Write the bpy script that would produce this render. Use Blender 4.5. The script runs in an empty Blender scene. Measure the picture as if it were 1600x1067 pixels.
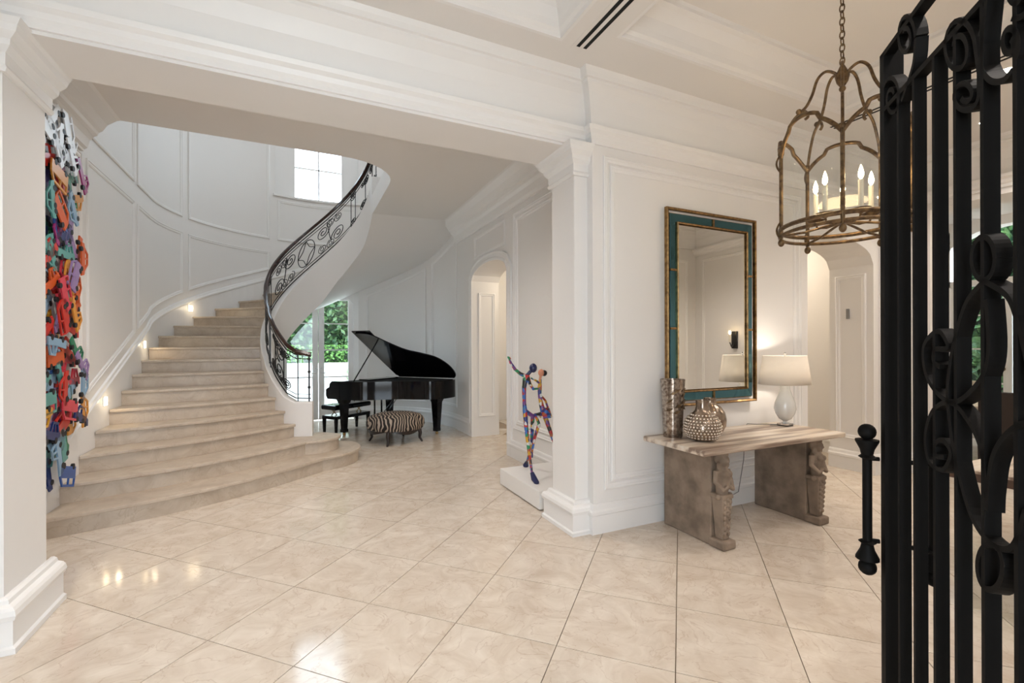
import bpy, bmesh, math, random
from math import sin, cos, pi, radians, sqrt, atan2, tan
from mathutils import Vector, Matrix
random.seed(7)
sc = bpy.context.scene
col = sc.collection
# ------------------------------------------------------------------ camera, world, light, exposure
cd = bpy.data.cameras.new('camera'); cam = bpy.data.objects.new('camera', cd); col.objects.link(cam)
cd.sensor_width = 36.0; cd.lens = 722 / 1600 * 36; cd.shift_y = 0.0047; cd.clip_start = 0.02
cam.matrix_world = Matrix.Translation((0, 0, 1.6)) @ Matrix.Rotation(radians(-25), 4, 'Z') @ Matrix.Rotation(radians(90), 4, 'X') @ Matrix.Rotation(-0.003, 4, 'Z')
sc.camera = cam
vs = sc.view_settings
vs.view_transform = 'Standard'; vs.look = 'None'; vs.gamma = 1.0; vs.use_curve_mapping = False
vs.exposure = -0.3
w = bpy.data.worlds.new('sky'); sc.world = w; w.use_nodes = True
bg = w.node_tree.nodes['Background']; bg.inputs[0].default_value = (0.74, 0.87, 1.0, 1); bg.inputs[1].default_value = 10.0
def lamp(name, kind, loc, energy, color, size=0.1, rot=None, spot=None):
    d = bpy.data.lights.new(name, kind); d.energy = energy; d.color = color
    if kind == 'AREA':
        d.shape = 'RECTANGLE'; d.size = size[0]; d.size_y = size[1]
    elif kind == 'SUN': d.angle = 0.02
    else: d.shadow_soft_size = size
    if spot: d.spot_size = radians(spot); d.spot_blend = 0.9
    o = bpy.data.objects.new(name, d); col.objects.link(o); o.location = loc
    if rot: o.rotation_euler = rot
    o['kind'] = 'helper'
    return o
lamp('sun', 'SUN', (0, -5, 12), 3.0, (1, .95, .86), rot=(radians(38), 0, radians(-20)))
# daylight coming in at the open entrance behind the camera
lamp('entrance_daylight', 'AREA', (-0.1, -0.75, 1.5), 48, (.86, .93, 1.0), size=(1.7, 2.6), rot=(radians(90), 0, 0))
WARM = (1.0, .92, .86)
C = (0.43, 8.5); RW = 2.4; RISE = 0.1778
# ------------------------------------------------------------------ materials
def mat(name, base, rough=.5, metal=0, noise=None, bump=0, spec=.5, emit=None, trans=0, coat=0):
    m = bpy.data.materials.new(name); m.use_nodes = True
    nt = m.node_tree; p = nt.nodes['Principled BSDF']
    p.inputs['Base Color'].default_value = (*base, 1); p.inputs['Roughness'].default_value = rough
    p.inputs['Metallic'].default_value = metal; p.inputs['Specular IOR Level'].default_value = spec
    p.inputs['Transmission Weight'].default_value = trans; p.inputs['Coat Weight'].default_value = coat
    if emit:
        p.inputs['Emission Color'].default_value = (*emit[0], 1); p.inputs['Emission Strength'].default_value = emit[1]
    if noise or bump:
        tc = nt.nodes.new('ShaderNodeTexCoord'); nz = nt.nodes.new('ShaderNodeTexNoise')
        nz.inputs['Scale'].default_value = noise[1] if noise else 30; nz.inputs['Detail'].default_value = 6
        nt.links.new(tc.outputs['Object'], nz.inputs['Vector'])
        if noise:
            r = nt.nodes.new('ShaderNodeValToRGB'); r.color_ramp.elements[0].position = .35; r.color_ramp.elements[1].position = .65
            r.color_ramp.elements[0].color = (*noise[0], 1); r.color_ramp.elements[1].color = (*base, 1)
            nt.links.new(nz.outputs['Fac'], r.inputs[0]); nt.links.new(r.outputs[0], p.inputs['Base Color'])
        if bump:
            b = nt.nodes.new('ShaderNodeBump'); b.inputs['Strength'].default_value = bump; b.inputs['Distance'].default_value = .01
            nt.links.new(nz.outputs['Fac'], b.inputs['Height']); nt.links.new(b.outputs[0], p.inputs['Normal'])
    return m
def marble(name, c0, c1, vein, rough, scale=1.3):
    m = mat(name, c0, rough); nt = m.node_tree; p = nt.nodes['Principled BSDF']; N = nt.nodes.new; Lk = nt.links.new
    tc = N('ShaderNodeTexCoord'); oi = N('ShaderNodeObjectInfo'); ad = N('ShaderNodeVectorMath'); ad.operation = 'ADD'
    ml = N('ShaderNodeVectorMath'); ml.operation = 'SCALE'; ml.inputs['Scale'].default_value = 37.0
    cb = N('ShaderNodeCombineXYZ'); Lk(oi.outputs['Random'], cb.inputs[0]); Lk(oi.outputs['Random'], cb.inputs[1]); Lk(cb.outputs[0], ml.inputs[0])
    Lk(tc.outputs['Object'], ad.inputs[0]); Lk(ml.outputs[0], ad.inputs[1])
    n1 = N('ShaderNodeTexNoise'); n1.inputs['Scale'].default_value = scale * 2.2; n1.inputs['Detail'].default_value = 8; n1.inputs['Roughness'].default_value = .62
    n1.inputs['Distortion'].default_value = 1.2; Lk(ad.outputs[0], n1.inputs['Vector'])
    r = N('ShaderNodeValToRGB'); r.color_ramp.elements[0].position = .3; r.color_ramp.elements[1].position = .7
    r.color_ramp.elements[0].color = (*c0, 1); r.color_ramp.elements[1].color = (*c1, 1); Lk(n1.outputs['Fac'], r.inputs[0])
    n2 = N('ShaderNodeTexNoise'); n2.inputs['Scale'].default_value = scale * 1.6; n2.inputs['Detail'].default_value = 5; n2.inputs['Distortion'].default_value = 2.0
    Lk(ad.outputs[0], n2.inputs['Vector'])
    r2 = N('ShaderNodeValToRGB'); e = r2.color_ramp.elements; e[0].position = .485; e[0].color = (0, 0, 0, 1); e[1].position = .5; e[1].color = (1, 1, 1, 1)
    e3 = e.new(.515); e3.color = (0, 0, 0, 1); Lk(n2.outputs['Fac'], r2.inputs[0])
    mx = N('ShaderNodeMix'); mx.data_type = 'RGBA'; mm = N('ShaderNodeMath'); mm.operation = 'MULTIPLY'; mm.inputs[1].default_value = .36
    Lk(r2.outputs[0], mm.inputs[0]); Lk(mm.outputs[0], mx.inputs[0]); Lk(r.outputs[0], mx.inputs[6]); mx.inputs[7].default_value = (*vein, 1)
    Lk(mx.outputs[2], p.inputs['Base Color'])
    return m
def patchwork(name, scale):
    m = mat(name, (.5, .2, .1), .35); nt = m.node_tree; N = nt.nodes.new
    tc = N('ShaderNodeTexCoord'); v = N('ShaderNodeTexVoronoi'); v.inputs['Scale'].default_value = scale
    nt.links.new(tc.outputs['Object'], v.inputs['Vector'])
    r = N('ShaderNodeValToRGB'); r.color_ramp.interpolation = 'CONSTANT'
    cols = [(.42, .02, .02), (.02, .03, .16), (.55, .30, .02), (.02, .22, .09), (.03, .12, .38), (.02, .02, .02), (.62, .62, .58), (.35, .10, .03), (.15, .05, .20), (.45, .03, .03)]
    e = r.color_ramp.elements; e[0].color = (*cols[0], 1); e[1].position = .1; e[1].color = (*cols[1], 1)
    for i in range(2, 10): x = e.new(i / 10); x.color = (*cols[i], 1)
    sp = N('ShaderNodeSeparateColor'); nt.links.new(v.outputs['Color'], sp.inputs[0]); nt.links.new(sp.outputs[0], r.inputs[0])
    nt.links.new(r.outputs[0], nt.nodes['Principled BSDF'].inputs['Base Color'])
    return m
def zebra():
    m = mat('zebra_hide', (.6, .5, .4), .8); nt = m.node_tree; N = nt.nodes.new
    tc = N('ShaderNodeTexCoord'); wv = N('ShaderNodeTexWave'); wv.inputs['Scale'].default_value = 6.5; wv.inputs['Distortion'].default_value = 9; wv.inputs['Detail'].default_value = 1.5
    wv.inputs['Detail Scale'].default_value = .8; nt.links.new(tc.outputs['Object'], wv.inputs['Vector'])
    r = N('ShaderNodeValToRGB'); e = r.color_ramp.elements; e[0].position = .60; e[0].color = (.015, .010, .008, 1); e[1].position = .70; e[1].color = (.40, .32, .25, 1)
    nt.links.new(wv.outputs['Fac'], r.inputs[0]); nt.links.new(r.outputs[0], nt.nodes['Principled BSDF'].inputs['Base Color'])
    return m
def banded_stone():
    m = mat('banded_stone', (.6, .5, .4), .35); nt = m.node_tree; N = nt.nodes.new
    tc = N('ShaderNodeTexCoord'); mp = N('ShaderNodeMapping'); mp.inputs['Scale'].default_value = (.35, 5.0, 5.0); nt.links.new(tc.outputs['Object'], mp.inputs[0])
    n = N('ShaderNodeTexNoise'); n.inputs['Scale'].default_value = 2.6; n.inputs['Detail'].default_value = 7; nt.links.new(mp.outputs[0], n.inputs['Vector'])
    r = N('ShaderNodeValToRGB'); e = r.color_ramp.elements; e[0].position = .36; e[0].color = (.22, .15, .11, 1); e[1].position = .5; e[1].color = (.62, .51, .40, 1)
    x = e.new(.62); x.color = (.70, .62, .53, 1); nt.links.new(n.outputs['Fac'], r.inputs[0]); nt.links.new(r.outputs[0], nt.nodes['Principled BSDF'].inputs['Base Color'])
    return m
M = dict(
    wall=mat('white_paint', (.79, .765, .735), .55, spec=.3), trim=mat('trim_paint', (.82, .80, .775), .38), ceil=mat('ceiling_paint', (.79, .76, .725), .7, spec=.2),
    tile=marble('cream_marble', (.56, .465, .37), (.72, .64, .545), (.40, .28, .20), .10, 2.0), step=marble('stair_marble', (.43, .34, .255), (.58, .49, .39), (.34, .25, .17), .40, 1.6),
    grout=mat('grout', (.33, .25, .18), .8), iron=mat('black_iron', (.012, .012, .013), .42, .3), wood=mat('dark_wood', (.045, .018, .012), .22, noise=((.02, .008, .006), 14)),
    gate=mat('gate_iron', (.004, .0036, .0032), .6, 0, spec=.10), black=mat('piano_lacquer', (.003, .003, .004), .07, spec=.3), brass=mat('brass', (.55, .36, .14), .3, 1),
    gold=mat('aged_gold', (.36, .22, .09), .42, .85, noise=((.16, .09, .035), 25)), bronze=mat('aged_bronze', (.23, .15, .075), .42, .8, noise=((.08, .05, .03), 30)),
    mirror=mat('mirror_glass', (.86, .86, .83), .015, 1), bluemirror=mat('blue_mirror', (.08, .19, .23), .06, 1), stone=mat('weathered_stone', (.30, .225, .165), .85, noise=((.17, .125, .09), 7), bump=.5),
    slab=banded_stone(), silver2=mat('bronze_mercury_glass', (.34, .27, .21), .2, .85, noise=((.24, .18, .14), 18)), beadglass=mat('beaded_silver_glass', (.62, .55, .47), .22, .9), silver=mat('mercury_glass', (.50, .44, .38), .16, .9, noise=((.17, .12, .09), 40)), shade=mat('lamp_shade', (.80, .74, .66), .9), milk=mat('milky_glass', (.72, .72, .69), .05, coat=1),
    clear=mat('clear_glass', (1, 1, 1), 0.0, trans=1), white=mat('white_lacquer', (.80, .775, .74), .35), patch=patchwork('painted_patchwork', 26), skin=mat('painted_flesh', (.62, .25, .14), .4),
    navy=mat('navy_paint', (.012, .016, .07), .35), hair=mat('black_paint', (.01, .01, .012), .4), redblack=patchwork('red_black_patches', 34), zebra=zebra(), dark=mat('dark_leg_wood', (.018, .010, .008), .3),
    slot=mat('vent_black', (.004, .004, .004), .9), leaf=mat('hedge_leaf', (.018, .065, .03), .5, noise=((.09, .17, .05), 9)), hedge=mat('hedge_core', (.01, .03, .01), .9), lime=mat('clipped_leaf', (.10, .25, .05), .5, noise=((.16, .32, .07), 11)),
    terrace=mat('terrace_stone', (.75, .74, .70), .8), candle=mat('candle_sleeve', (.82, .76, .62), .5), flame=mat('candle_bulb', (1, .8, .5), .3, emit=((1, .72, .38), 45)), led=mat('step_light', (1, .9, .7), .3, emit=((1, .80, .50), 14)),
    down=mat('downlight_glow', (1, .95, .85), .3, emit=((1, .9, .75), 12)), grey=mat('grey_metal', (.25, .25, .25), .4, .8), chrome=mat('chrome', (.7, .7, .7), .15, 1), walnut=mat('brown_wood', (.10, .05, .03), .35, noise=((.06, .03, .018), 12)),
    cream=mat('cream_fabric', (.66, .58, .46), .9), tyre=mat('tyre_black', (.012, .012, .014), .5), felt=mat('keys_ivory', (.7, .68, .6), .3))
def glass_panel():
    m = bpy.data.materials.new('window_pane'); m.use_nodes = True; nt = m.node_tree; nt.nodes.clear()
    o = nt.nodes.new('ShaderNodeOutputMaterial'); a = nt.nodes.new('ShaderNodeBsdfTransparent'); g = nt.nodes.new('ShaderNodeBsdfGlossy'); x = nt.nodes.new('ShaderNodeMixShader')
    a.inputs[0].default_value = (.96, .98, .98, 1); g.inputs['Roughness'].default_value = .01; x.inputs[0].default_value = .03
    nt.links.new(a.outputs[0], x.inputs[1]); nt.links.new(g.outputs[0], x.inputs[2]); nt.links.new(x.outputs[0], o.inputs[0]); return m
M['pane'] = glass_panel()
def shade_mat():
    m = M['shade']; nt = m.node_tree; p = nt.nodes['Principled BSDF']; o = nt.nodes['Material Output']
    t = nt.nodes.new('ShaderNodeBsdfTranslucent'); t.inputs[0].default_value = (.86, .82, .76, 1); x = nt.nodes.new('ShaderNodeMixShader'); x.inputs[0].default_value = .4
    nt.links.new(p.outputs[0], x.inputs[1]); nt.links.new(t.outputs[0], x.inputs[2]); nt.links.new(x.outputs[0], o.inputs[0])
shade_mat()
CARC = [(.55, .03, .02), (.60, .10, .02), (.65, .33, .03), (.03, .10, .35), (.02, .20, .10), (.35, .03, .18), (.25, .40, .55), (.012, .03, .14), (.70, .30, .05), (.30, .20, .40), (.62, .05, .08), (.10, .32, .30)]
CARM = [mat('car_paint', c, .3) for c in CARC]; CARW = mat('car_white', (.85, .87, .9), .3)
# ------------------------------------------------------------------ object helpers
ORG = {}
def org_of(p): return ORG[p.name] if p else Vector((0, 0, 0))
class MB:
    def __init__(s): s.v = []; s.f = []
    def add(s, vs, fs):
        n = len(s.v); s.v += [Vector(p) for p in vs]; s.f += [tuple(i + n for i in f) for f in fs]; return s
    def box(s, x0, x1, y0, y1, z0, z1):
        return s.add([(x, y, z) for z in (z0, z1) for y in (y0, y1) for x in (x0, x1)], [(0, 2, 3, 1), (4, 5, 7, 6), (0, 1, 5, 4), (2, 6, 7, 3), (0, 4, 6, 2), (1, 3, 7, 5)])
    def obox(s, c, ax, ay, hx, hy, z0, z1, tx=1, ty=1):
        c = Vector((c[0], c[1], 0)); ax = Vector((*ax, 0)); ay = Vector((*ay, 0)); vs = []
        for z, kx, ky in ((z0, tx, ty), (z1, 1, 1)):
            for a, b in ((-1, -1), (1, -1), (-1, 1), (1, 1)): q = c + ax * hx * a * kx + ay * hy * b * ky; vs.append((q.x, q.y, z))
        return s.add(vs, [(0, 2, 3, 1), (4, 5, 7, 6), (0, 1, 5, 4), (2, 6, 7, 3), (0, 4, 6, 2), (1, 3, 7, 5)])
    def prism(s, pts, vec):
        n = len(pts); vec = Vector(vec); a = [Vector(p) for p in pts]
        s.add(a + [p + vec for p in a], [tuple(range(n))[::-1], tuple(range(n, 2 * n))] + [(i, (i + 1) % n, n + (i + 1) % n, n + i) for i in range(n)]); return s
    def tube(s, pts, r, n=6, closed=False, ry=None):
        pts = [Vector(p) for p in pts]; m = len(pts); rs = r if isinstance(r, (list, tuple)) else [r] * m
        u = None; rings = []
        for i in range(m):
            a = pts[(i - 1) % m] if (i or closed) else pts[0]; b = pts[(i + 1) % m] if (i < m - 1 or closed) else pts[-1]
            t = (b - a); t = t.normalized() if t.length > 1e-9 else Vector((0, 0, 1))
            if u is None: u = t.orthogonal().normalized() if abs(t.z) > .9 else Vector((0, 0, 1)).cross(t).normalized()
            u = u - t * u.dot(t); u = u.normalized() if u.length > 1e-6 else t.orthogonal().normalized(); v = t.cross(u)
            rings.append([pts[i] + (u * cos(2 * pi * k / n) + v * sin(2 * pi * k / n)) * rs[i] for k in range(n)])
        fs = []
        for i in range(m if closed else m - 1):
            for k in range(n): j = (i + 1) % m; fs.append((i * n + k, i * n + (k + 1) % n, j * n + (k + 1) % n, j * n + k))
        if not closed: fs += [tuple(range(n))[::-1], tuple(range((m - 1) * n, m * n))]
        return s.add([p for q in rings for p in q], fs)
    def lathe(s, prof, c, n=32, sx=1, sy=1):
        vs = [(c[0] + r * sx * cos(2 * pi * k / n), c[1] + r * sy * sin(2 * pi * k / n), c[2] + z) for r, z in prof for k in range(n)]
        fs = [(i * n + k, i * n + (k + 1) % n, (i + 1) * n + (k + 1) % n, (i + 1) * n + k) for i in range(len(prof) - 1) for k in range(n)]
        if prof[0][0] > 1e-5: fs.append(tuple(range(n))[::-1])
        if prof[-1][0] > 1e-5: fs.append(tuple(range((len(prof) - 1) * n, len(prof) * n)))
        return s.add(vs, fs)
    def ball(s, c, r, n=12, sz=1): return s.lathe([(max(1e-6, r * sin(pi * i / n)), -r * cos(pi * i / n) * sz) for i in range(n + 1)], c, n + 4)
    def ribbon(s, pts, w, d, nrm):
        """flat bar bent along pts: w thick in its plane, d deep along nrm"""
        nrm = Vector(nrm); P = [Vector(p) for p in pts]; vs = []; m = len(P)
        for i in range(m):
            t = (P[min(i + 1, m - 1)] - P[max(i - 1, 0)]).normalized(); b = nrm.cross(t).normalized() * w / 2
            vs += [P[i] + b, P[i] - b, P[i] - b + nrm * d, P[i] + b + nrm * d]
        fs = [(4 * i + k, 4 * i + (k + 1) % 4, 4 * i + 4 + (k + 1) % 4, 4 * i + 4 + k) for i in range(m - 1) for k in range(4)]
        return s.add(vs, fs + [(3, 2, 1, 0), tuple(4 * (m - 1) + k for k in range(4))])
    def sweep(s, pts, nrms, prof, closed=False, up=None):
        P = [Vector(p) for p in pts]; m = len(P); seg = []
        for i in range(m if closed else m - 1):
            j = (i + 1) % m; t = (P[j] - P[i]).normalized(); n = (Vector(nrms[i]) + Vector(nrms[j])).normalized() if up is None else Vector(nrms[i]); b = Vector(up) if up else t.cross(n).normalized()
            seg.append((b, n))
        vs = []; k = len(prof)
        for i in range(m):
            p = seg[i - 1] if (i or closed) else seg[0]; q = seg[i] if i < len(seg) else seg[-1]
            mit = lambda a, c: (a + c) / max(.3, 1 + a.dot(c))
            b = mit(p[0], q[0]); n = mit(p[1], q[1]); vs += [P[i] + b * u + n * v for u, v in prof]
        fs = [(i * k + a, i * k + a + 1, ((i + 1) % m) * k + a + 1, ((i + 1) % m) * k + a) for i in range(m if closed else m - 1) for a in range(k - 1)]
        if not closed: fs += [tuple(range(k))[::-1], tuple(range((m - 1) * k, m * k))]
        return s.add(vs, fs)
    def build(s, name, m, parent=None, smooth=False, org=None, bevel=0, weld=False):
        me = bpy.data.meshes.new(name); o = bpy.data.objects.new(name, me); col.objects.link(o)
        O = org_of(parent) if parent else Vector(org or (0, 0, 0)); ORG[o.name] = O
        me.from_pydata([p - O for p in s.v], [], s.f)
        bm = bmesh.new(); bm.from_mesh(me)
        if weld: bmesh.ops.remove_doubles(bm, verts=bm.verts, dist=1e-4)
        bmesh.ops.recalc_face_normals(bm, faces=bm.faces); bm.to_mesh(me); bm.free()
        me.materials.append(M[m] if isinstance(m, str) else m)
        if smooth:
            me.polygons.foreach_set('use_smooth', [True] * len(me.polygons)); me.set_sharp_from_angle(angle=radians(40))
        if parent: o.parent = parent
        else: o.location = O
        if bevel:
            b = o.modifiers.new('bevel', 'BEVEL'); b.width = bevel; b.segments = 2; b.limit_method = 'ANGLE'
        return o
def smooth_poly(c, n=6):
    out = []
    m = len(c)
    for i in range(m - 1):
        p0, p1, p2, p3 = c[max(0, i - 1)], c[i], c[i + 1], c[min(m - 1, i + 2)]
        for j in range(n):
            t = j / n; out.append(tuple(.5 * ((2 * p1[k]) + (-p0[k] + p2[k]) * t + (2 * p0[k] - 5 * p1[k] + 4 * p2[k] - p3[k]) * t * t + (-p0[k] + 3 * p1[k] - 3 * p2[k] + p3[k]) * t ** 3) for k in (0, 1)))
    return out + [c[-1]]
def tag(o, label, cat=None, group=None, kind=None):
    o['label'] = label
    if cat: o['category'] = cat
    if group: o['group'] = group
    if kind: o['kind'] = kind
    return o
def thing(name, loc, label, cat, group=None):
    o = bpy.data.objects.new(name, None); col.objects.link(o); o.location = loc; ORG[o.name] = Vector(loc); o.empty_display_size = .1
    return tag(o, label, cat, group)
def struct(o, label=None):
    o['kind'] = 'structure'
    if label: o['label'] = label
    return o
def P(a, r, z=0): a = radians(a); return Vector((C[0] - r * sin(a), C[1] - r * cos(a), z))
SA = 4.7
def WALL(s):
    """stair hall wall: left straight, back half circle, right straight -> point, normal into the room"""
    if s < SA: return Vector((C[0] - RW, 3.8 + s, 0)), Vector((1, 0, 0))
    a = 90 + math.degrees((s - SA) / RW)
    if a <= 270: p = P(a, RW); return p, (Vector((C[0], C[1], 0)) - p).normalized()
    return Vector((C[0] + RW, C[1] - (s - SA - pi * RW), 0)), Vector((-1, 0, 0))
def s_of(a): return SA + RW * radians(a - 90)
SR = SA + pi * RW
# ------------------------------------------------------------------ setting: floor
fl = MB().box(-6, 13, -3, 12, -.30, -.012).build('floor', 'grout'); struct(fl, 'cream marble floor laid diagonally')
def clip(poly, f):
    out = []
    for i in range(len(poly)):
        a, b = poly[i], poly[(i + 1) % len(poly)]; fa, fb = f(a), f(b)
        if fa >= 0: out.append(a)
        if fa * fb < 0: k = fa / (fa - fb); out.append((a[0] + (b[0] - a[0]) * k, a[1] + (b[1] - a[1]) * k))
    return out
TS = .6; g = .0024; r2 = sqrt(.5); tm = None; nt_ = 0
cells = []
for i in range(-12, 26):
    for j in range(-18, 24):
        p0, q0 = i * TS, -.026 + j * TS
        cc = ((p0 + TS / 2 + q0 + TS / 2) * r2, (p0 + TS / 2 - q0 - TS / 2) * r2)
        x, y = cc
        if not (-2.2 < x < 7.3 and -.3 < y < 11.1): continue
        if y > 8.5 and (x - C[0]) ** 2 + (y - C[1]) ** 2 > 2.75 ** 2: continue
        if (x < -1.6 and y > 5.9) or (x > 3.6 and y > 5.2): continue
        if x > 3.5 and y > 4.2 and x < 5.0: continue
        cells.append((x, y, p0, q0))
cells.sort(key=lambda c: c[0] ** 2 + c[1] ** 2)
for x, y, p0, q0 in cells[:300]:
    full = -1.5 < x < 6.5 and .45 < y < 10.2
    if full:
        if tm is None:
            h = TS / 2 - g; o = MB().prism([((a + b) * r2, (a - b) * r2, -.02) for a, b in ((-h, -h), (-h, h), (h, h), (h, -h))], (0, 0, .02)).build('tile', 'tile', fl); tm = o.data
        else:
            o = bpy.data.objects.new('tile', tm); col.objects.link(o); o.parent = fl
        o.location = (x, y, 0)
    else:
        pl = [((a + b) * r2, (a - b) * r2) for a, b in ((p0 + g, q0 + g), (p0 + g, q0 + TS - g), (p0 + TS - g, q0 + TS - g), (p0 + TS - g, q0 + g))]
        for f in (lambda p: p[0] + 2.2, lambda p: 7.45 - p[0], lambda p: p[1] + .35, lambda p: 11.0 - p[1]): pl = clip(pl, f) if len(pl) > 2 else pl
        if len(pl) > 2: MB().prism([(a, b, -.02) for a, b in pl], (0, 0, .02)).build('tile', 'tile', fl)
struct(MB().box(3.9, 7.45, 5.0, 9.4, -.02, -.001).build('floor_corridor', 'tile'))
struct(MB().box(7.45, 12, -1, 7, -.02, .0).build('floor_dining', 'tile'))
# ------------------------------------------------------------------ walls
def flat_wall(name, axis, pos, thick, a0, a1, z0, z1, holes=(), m='wall'):
    """wall along x ('x', pos = y of the face) or along y ('y'); holes: (h0, h1, zb, zt, rise)"""
    b = MB()
    def bx(u0, u1, za, zb):
        if u1 - u0 < 1e-4 or zb - za < 1e-4: return
        lo, hi = sorted((pos, pos + thick))
        b.box(u0, u1, lo, hi, za, zb) if axis == 'x' else b.box(lo, hi, u0, u1, za, zb)
    x = a0
    for h0, h1, zb, zt, rise in sorted(holes):
        bx(x, h0, z0, z1); bx(h0, h1, z0, zb); bx(h0, h1, zt + rise, z1)
        if rise:
            n = 20; lo = [(h0 + (h1 - h0) * i / n, zt + rise * sqrt(max(0, 1 - (2 * i / n - 1) ** 2))) for i in range(n + 1)]
            for i in range(n):
                q = [lo[i], lo[i + 1], (lo[i + 1][0], zt + rise), (lo[i][0], zt + rise)]
                b.prism([((u, pos, z) if axis == 'x' else (pos, u, z)) for u, z in q], (0, thick, 0) if axis == 'x' else (thick, 0, 0))
        x = h1
    bx(x, a1, z0, z1)
    return struct(b.build(name, m))
WZ = 4.4
flat_wall('wall_mirror', 'x', 3.28, .52, 2.29, 7.5, 0, WZ, [(5.17, 6.45, 0, 2.60, .26)])
flat_wall('wall_left', 'x', 3.36, .46, -6, -1.41, 0, WZ)
flat_wall('wall_front', 'x', -.15, -.3, -6, 7.5, 0, WZ, [(-1.0, .95, 0, 2.95, 0)])
flat_wall('wall_right', 'y', 7.0, .45, -.3, 3.4, 0, WZ, [(1.25, 2.95, 0, 3.25, 0)])
flat_wall('wall_far_left', 'y', -5.7, -.3, -.3, 3.6, 0, WZ)
bm_ = MB().box(-1.41, 2.16, 3.36, 3.82, 3.30, WZ); struct(bm_.build('wall_beam', 'wall'))
struct(MB().box(2.16, 2.84, 3.36, 3.75, 0, WZ).build('wall_pillar', 'wall', bevel=.012))
flat_wall('wall_arch', 'y', C[0] + RW, .5, 3.8, 8.6, 0, 7.7, [(6.2, 7.7, 0, 2.75, .22)])
# curved stair wall
def stair_wall():
    b = MB(); T = .3; ss = sorted(set([0, 1.2, 2.4, 3.6, SA] + [s_of(a) for a in range(90, 271, 4)] + [s_of(160), s_of(200)])); zs = [0, 2.9, 4.78, 7.2, 7.7]
    hole = lambda i, j: i < 0 or j < 0 or i >= len(ss) - 1 or j >= 4 or (s_of(160) - .01 < (ss[i] + ss[i + 1]) / 2 < s_of(200) + .01 and j in (0, 2))
    V = lambda i, j, o: Vector((*(WALL(ss[i])[0] - WALL(ss[i])[1] * (T if o else 0)).xy, zs[j]))
    for i in range(len(ss) - 1):
        for j in range(4):
            if hole(i, j): continue
            for o in (0, 1): b.add([V(i, j, o), V(i + 1, j, o), V(i + 1, j + 1, o), V(i, j + 1, o)], [(0, 1, 2, 3)])
            for di, dj, e in ((-1, 0, ((i, j), (i, j + 1))), (1, 0, ((i + 1, j), (i + 1, j + 1))), (0, -1, ((i, j), (i + 1, j))), (0, 1, ((i, j + 1), (i + 1, j + 1)))):
                if hole(i + di, j + dj): (p, q) = e; b.add([V(*p, 0), V(*q, 0), V(*q, 1), V(*p, 1)], [(0, 1, 2, 3)])
    return b
struct(stair_wall().build('wall_stair', 'wall', smooth=True, weld=True))
# rooms beyond the arches and the dining room
flat_wall('wall_passage_end', 'x', 7.2, .2, 5.4, 9.5, 0, 3.9)
flat_wall('wall_passage_right', 'y', 7.2, .2, 3.8, 7.2, 0, 3.9)
flat_wall('wall_corridor_end', 'y', 5.2, .2, 5.2, 9.4, 0, 3.9)
flat_wall('wall_corridor_back', 'x', 9.2, .2, 3.33, 5.4, 0, 3.9)
struct(MB().box(3.3, 7.6, 3.7, 9.4, 3.6, 3.8).build('ceiling_passage', 'ceil'))
flat_wall('wall_dining_far', 'y', 10.6, .25, -1, 7, 0, 4.2, [(2.55, 4.25, 0, 3.1, .5)])
flat_wall('wall_dining_left', 'x', 6.6, .2, 7.4, 10.7, 0, 4.2)
flat_wall('wall_dining_right', 'x', -.6, -.2, 7.4, 10.7, 0, 4.2)
struct(MB().box(7.4, 10.8, -1, 7, 3.75, 3.9).build('ceiling_dining', 'ceil'))
# ceilings
b = MB(); xs = [-6, -.95, 1.78, 2.12, 4.86, 5.2, 7.5]; ys = [-.4, .35, 2.73, 2.935, 3.4]
holes = [(-.95, 1.78, .35, 2.935), (2.12, 4.86, .35, 2.73)]
for i in range(6):
    for j in range(4):
        cx_, cy_ = (xs[i] + xs[i + 1]) / 2, (ys[j] + ys[j + 1]) / 2
        if any(h[0] < cx_ < h[1] and h[2] < cy_ < h[3] for h in holes): continue
        b.box(xs[i], xs[i + 1], ys[j], ys[j + 1], 3.85, 4.35)
ceil = struct(b.build('ceiling', 'ceil'))
for h in holes:
    struct(MB().box(h[0] - .1, h[1] + .1, h[2] - .1, h[3] + .1, 4.12, 4.3).build('ceiling_coffer', 'ceil'))
    pts = [(h[0], h[2], 3.85), (h[1], h[2], 3.85), (h[1], h[3], 3.85), (h[0], h[3], 3.85)]
    prof = [(0, 0), (0, .025), (.03, .03), (.05, .05), (.09, .06), (.16, .09), (.215, .15), (.225, .19), (.25, .19), (.27, .2), (.27, 0)]
    nr = [(0, 1, 0), (-1, 0, 0), (0, -1, 0), (1, 0, 0)]
    struct(MB().sweep([(x, y, 3.85) for x, y, z in pts], nr, prof, True, up=(0, 0, 1)).build('trim_coffer', 'trim'))
# hall ceiling slab with the stairwell edge
out = [(C[0] - RW, 3.8), (C[0] + RW, 3.8), (C[0] + RW, 8.62), (1.30, 8.60), (1.222, 8.5), (1.222, 6.8)]
out += [(.52 + .7 * cos(t), 6.75 - .7 * sin(t)) for t in [i * pi / 16 for i in range(0, 9)]] + [(C[0] - RW, 6.05)]
struct(MB().prism([(x, y, 3.95) for x, y in out], (0, 0, .34)).build('ceiling_hall', 'ceil'))
struct(MB().box(-2.5, 3.4, 3.7, 11.3, 7.6, 7.8).build('ceiling_upper', 'ceil'))
struct(MB().box(-2.3, 3.3, 3.5, 3.8, 4.29, 7.7).build('wall_upper', 'wall'))
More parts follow.
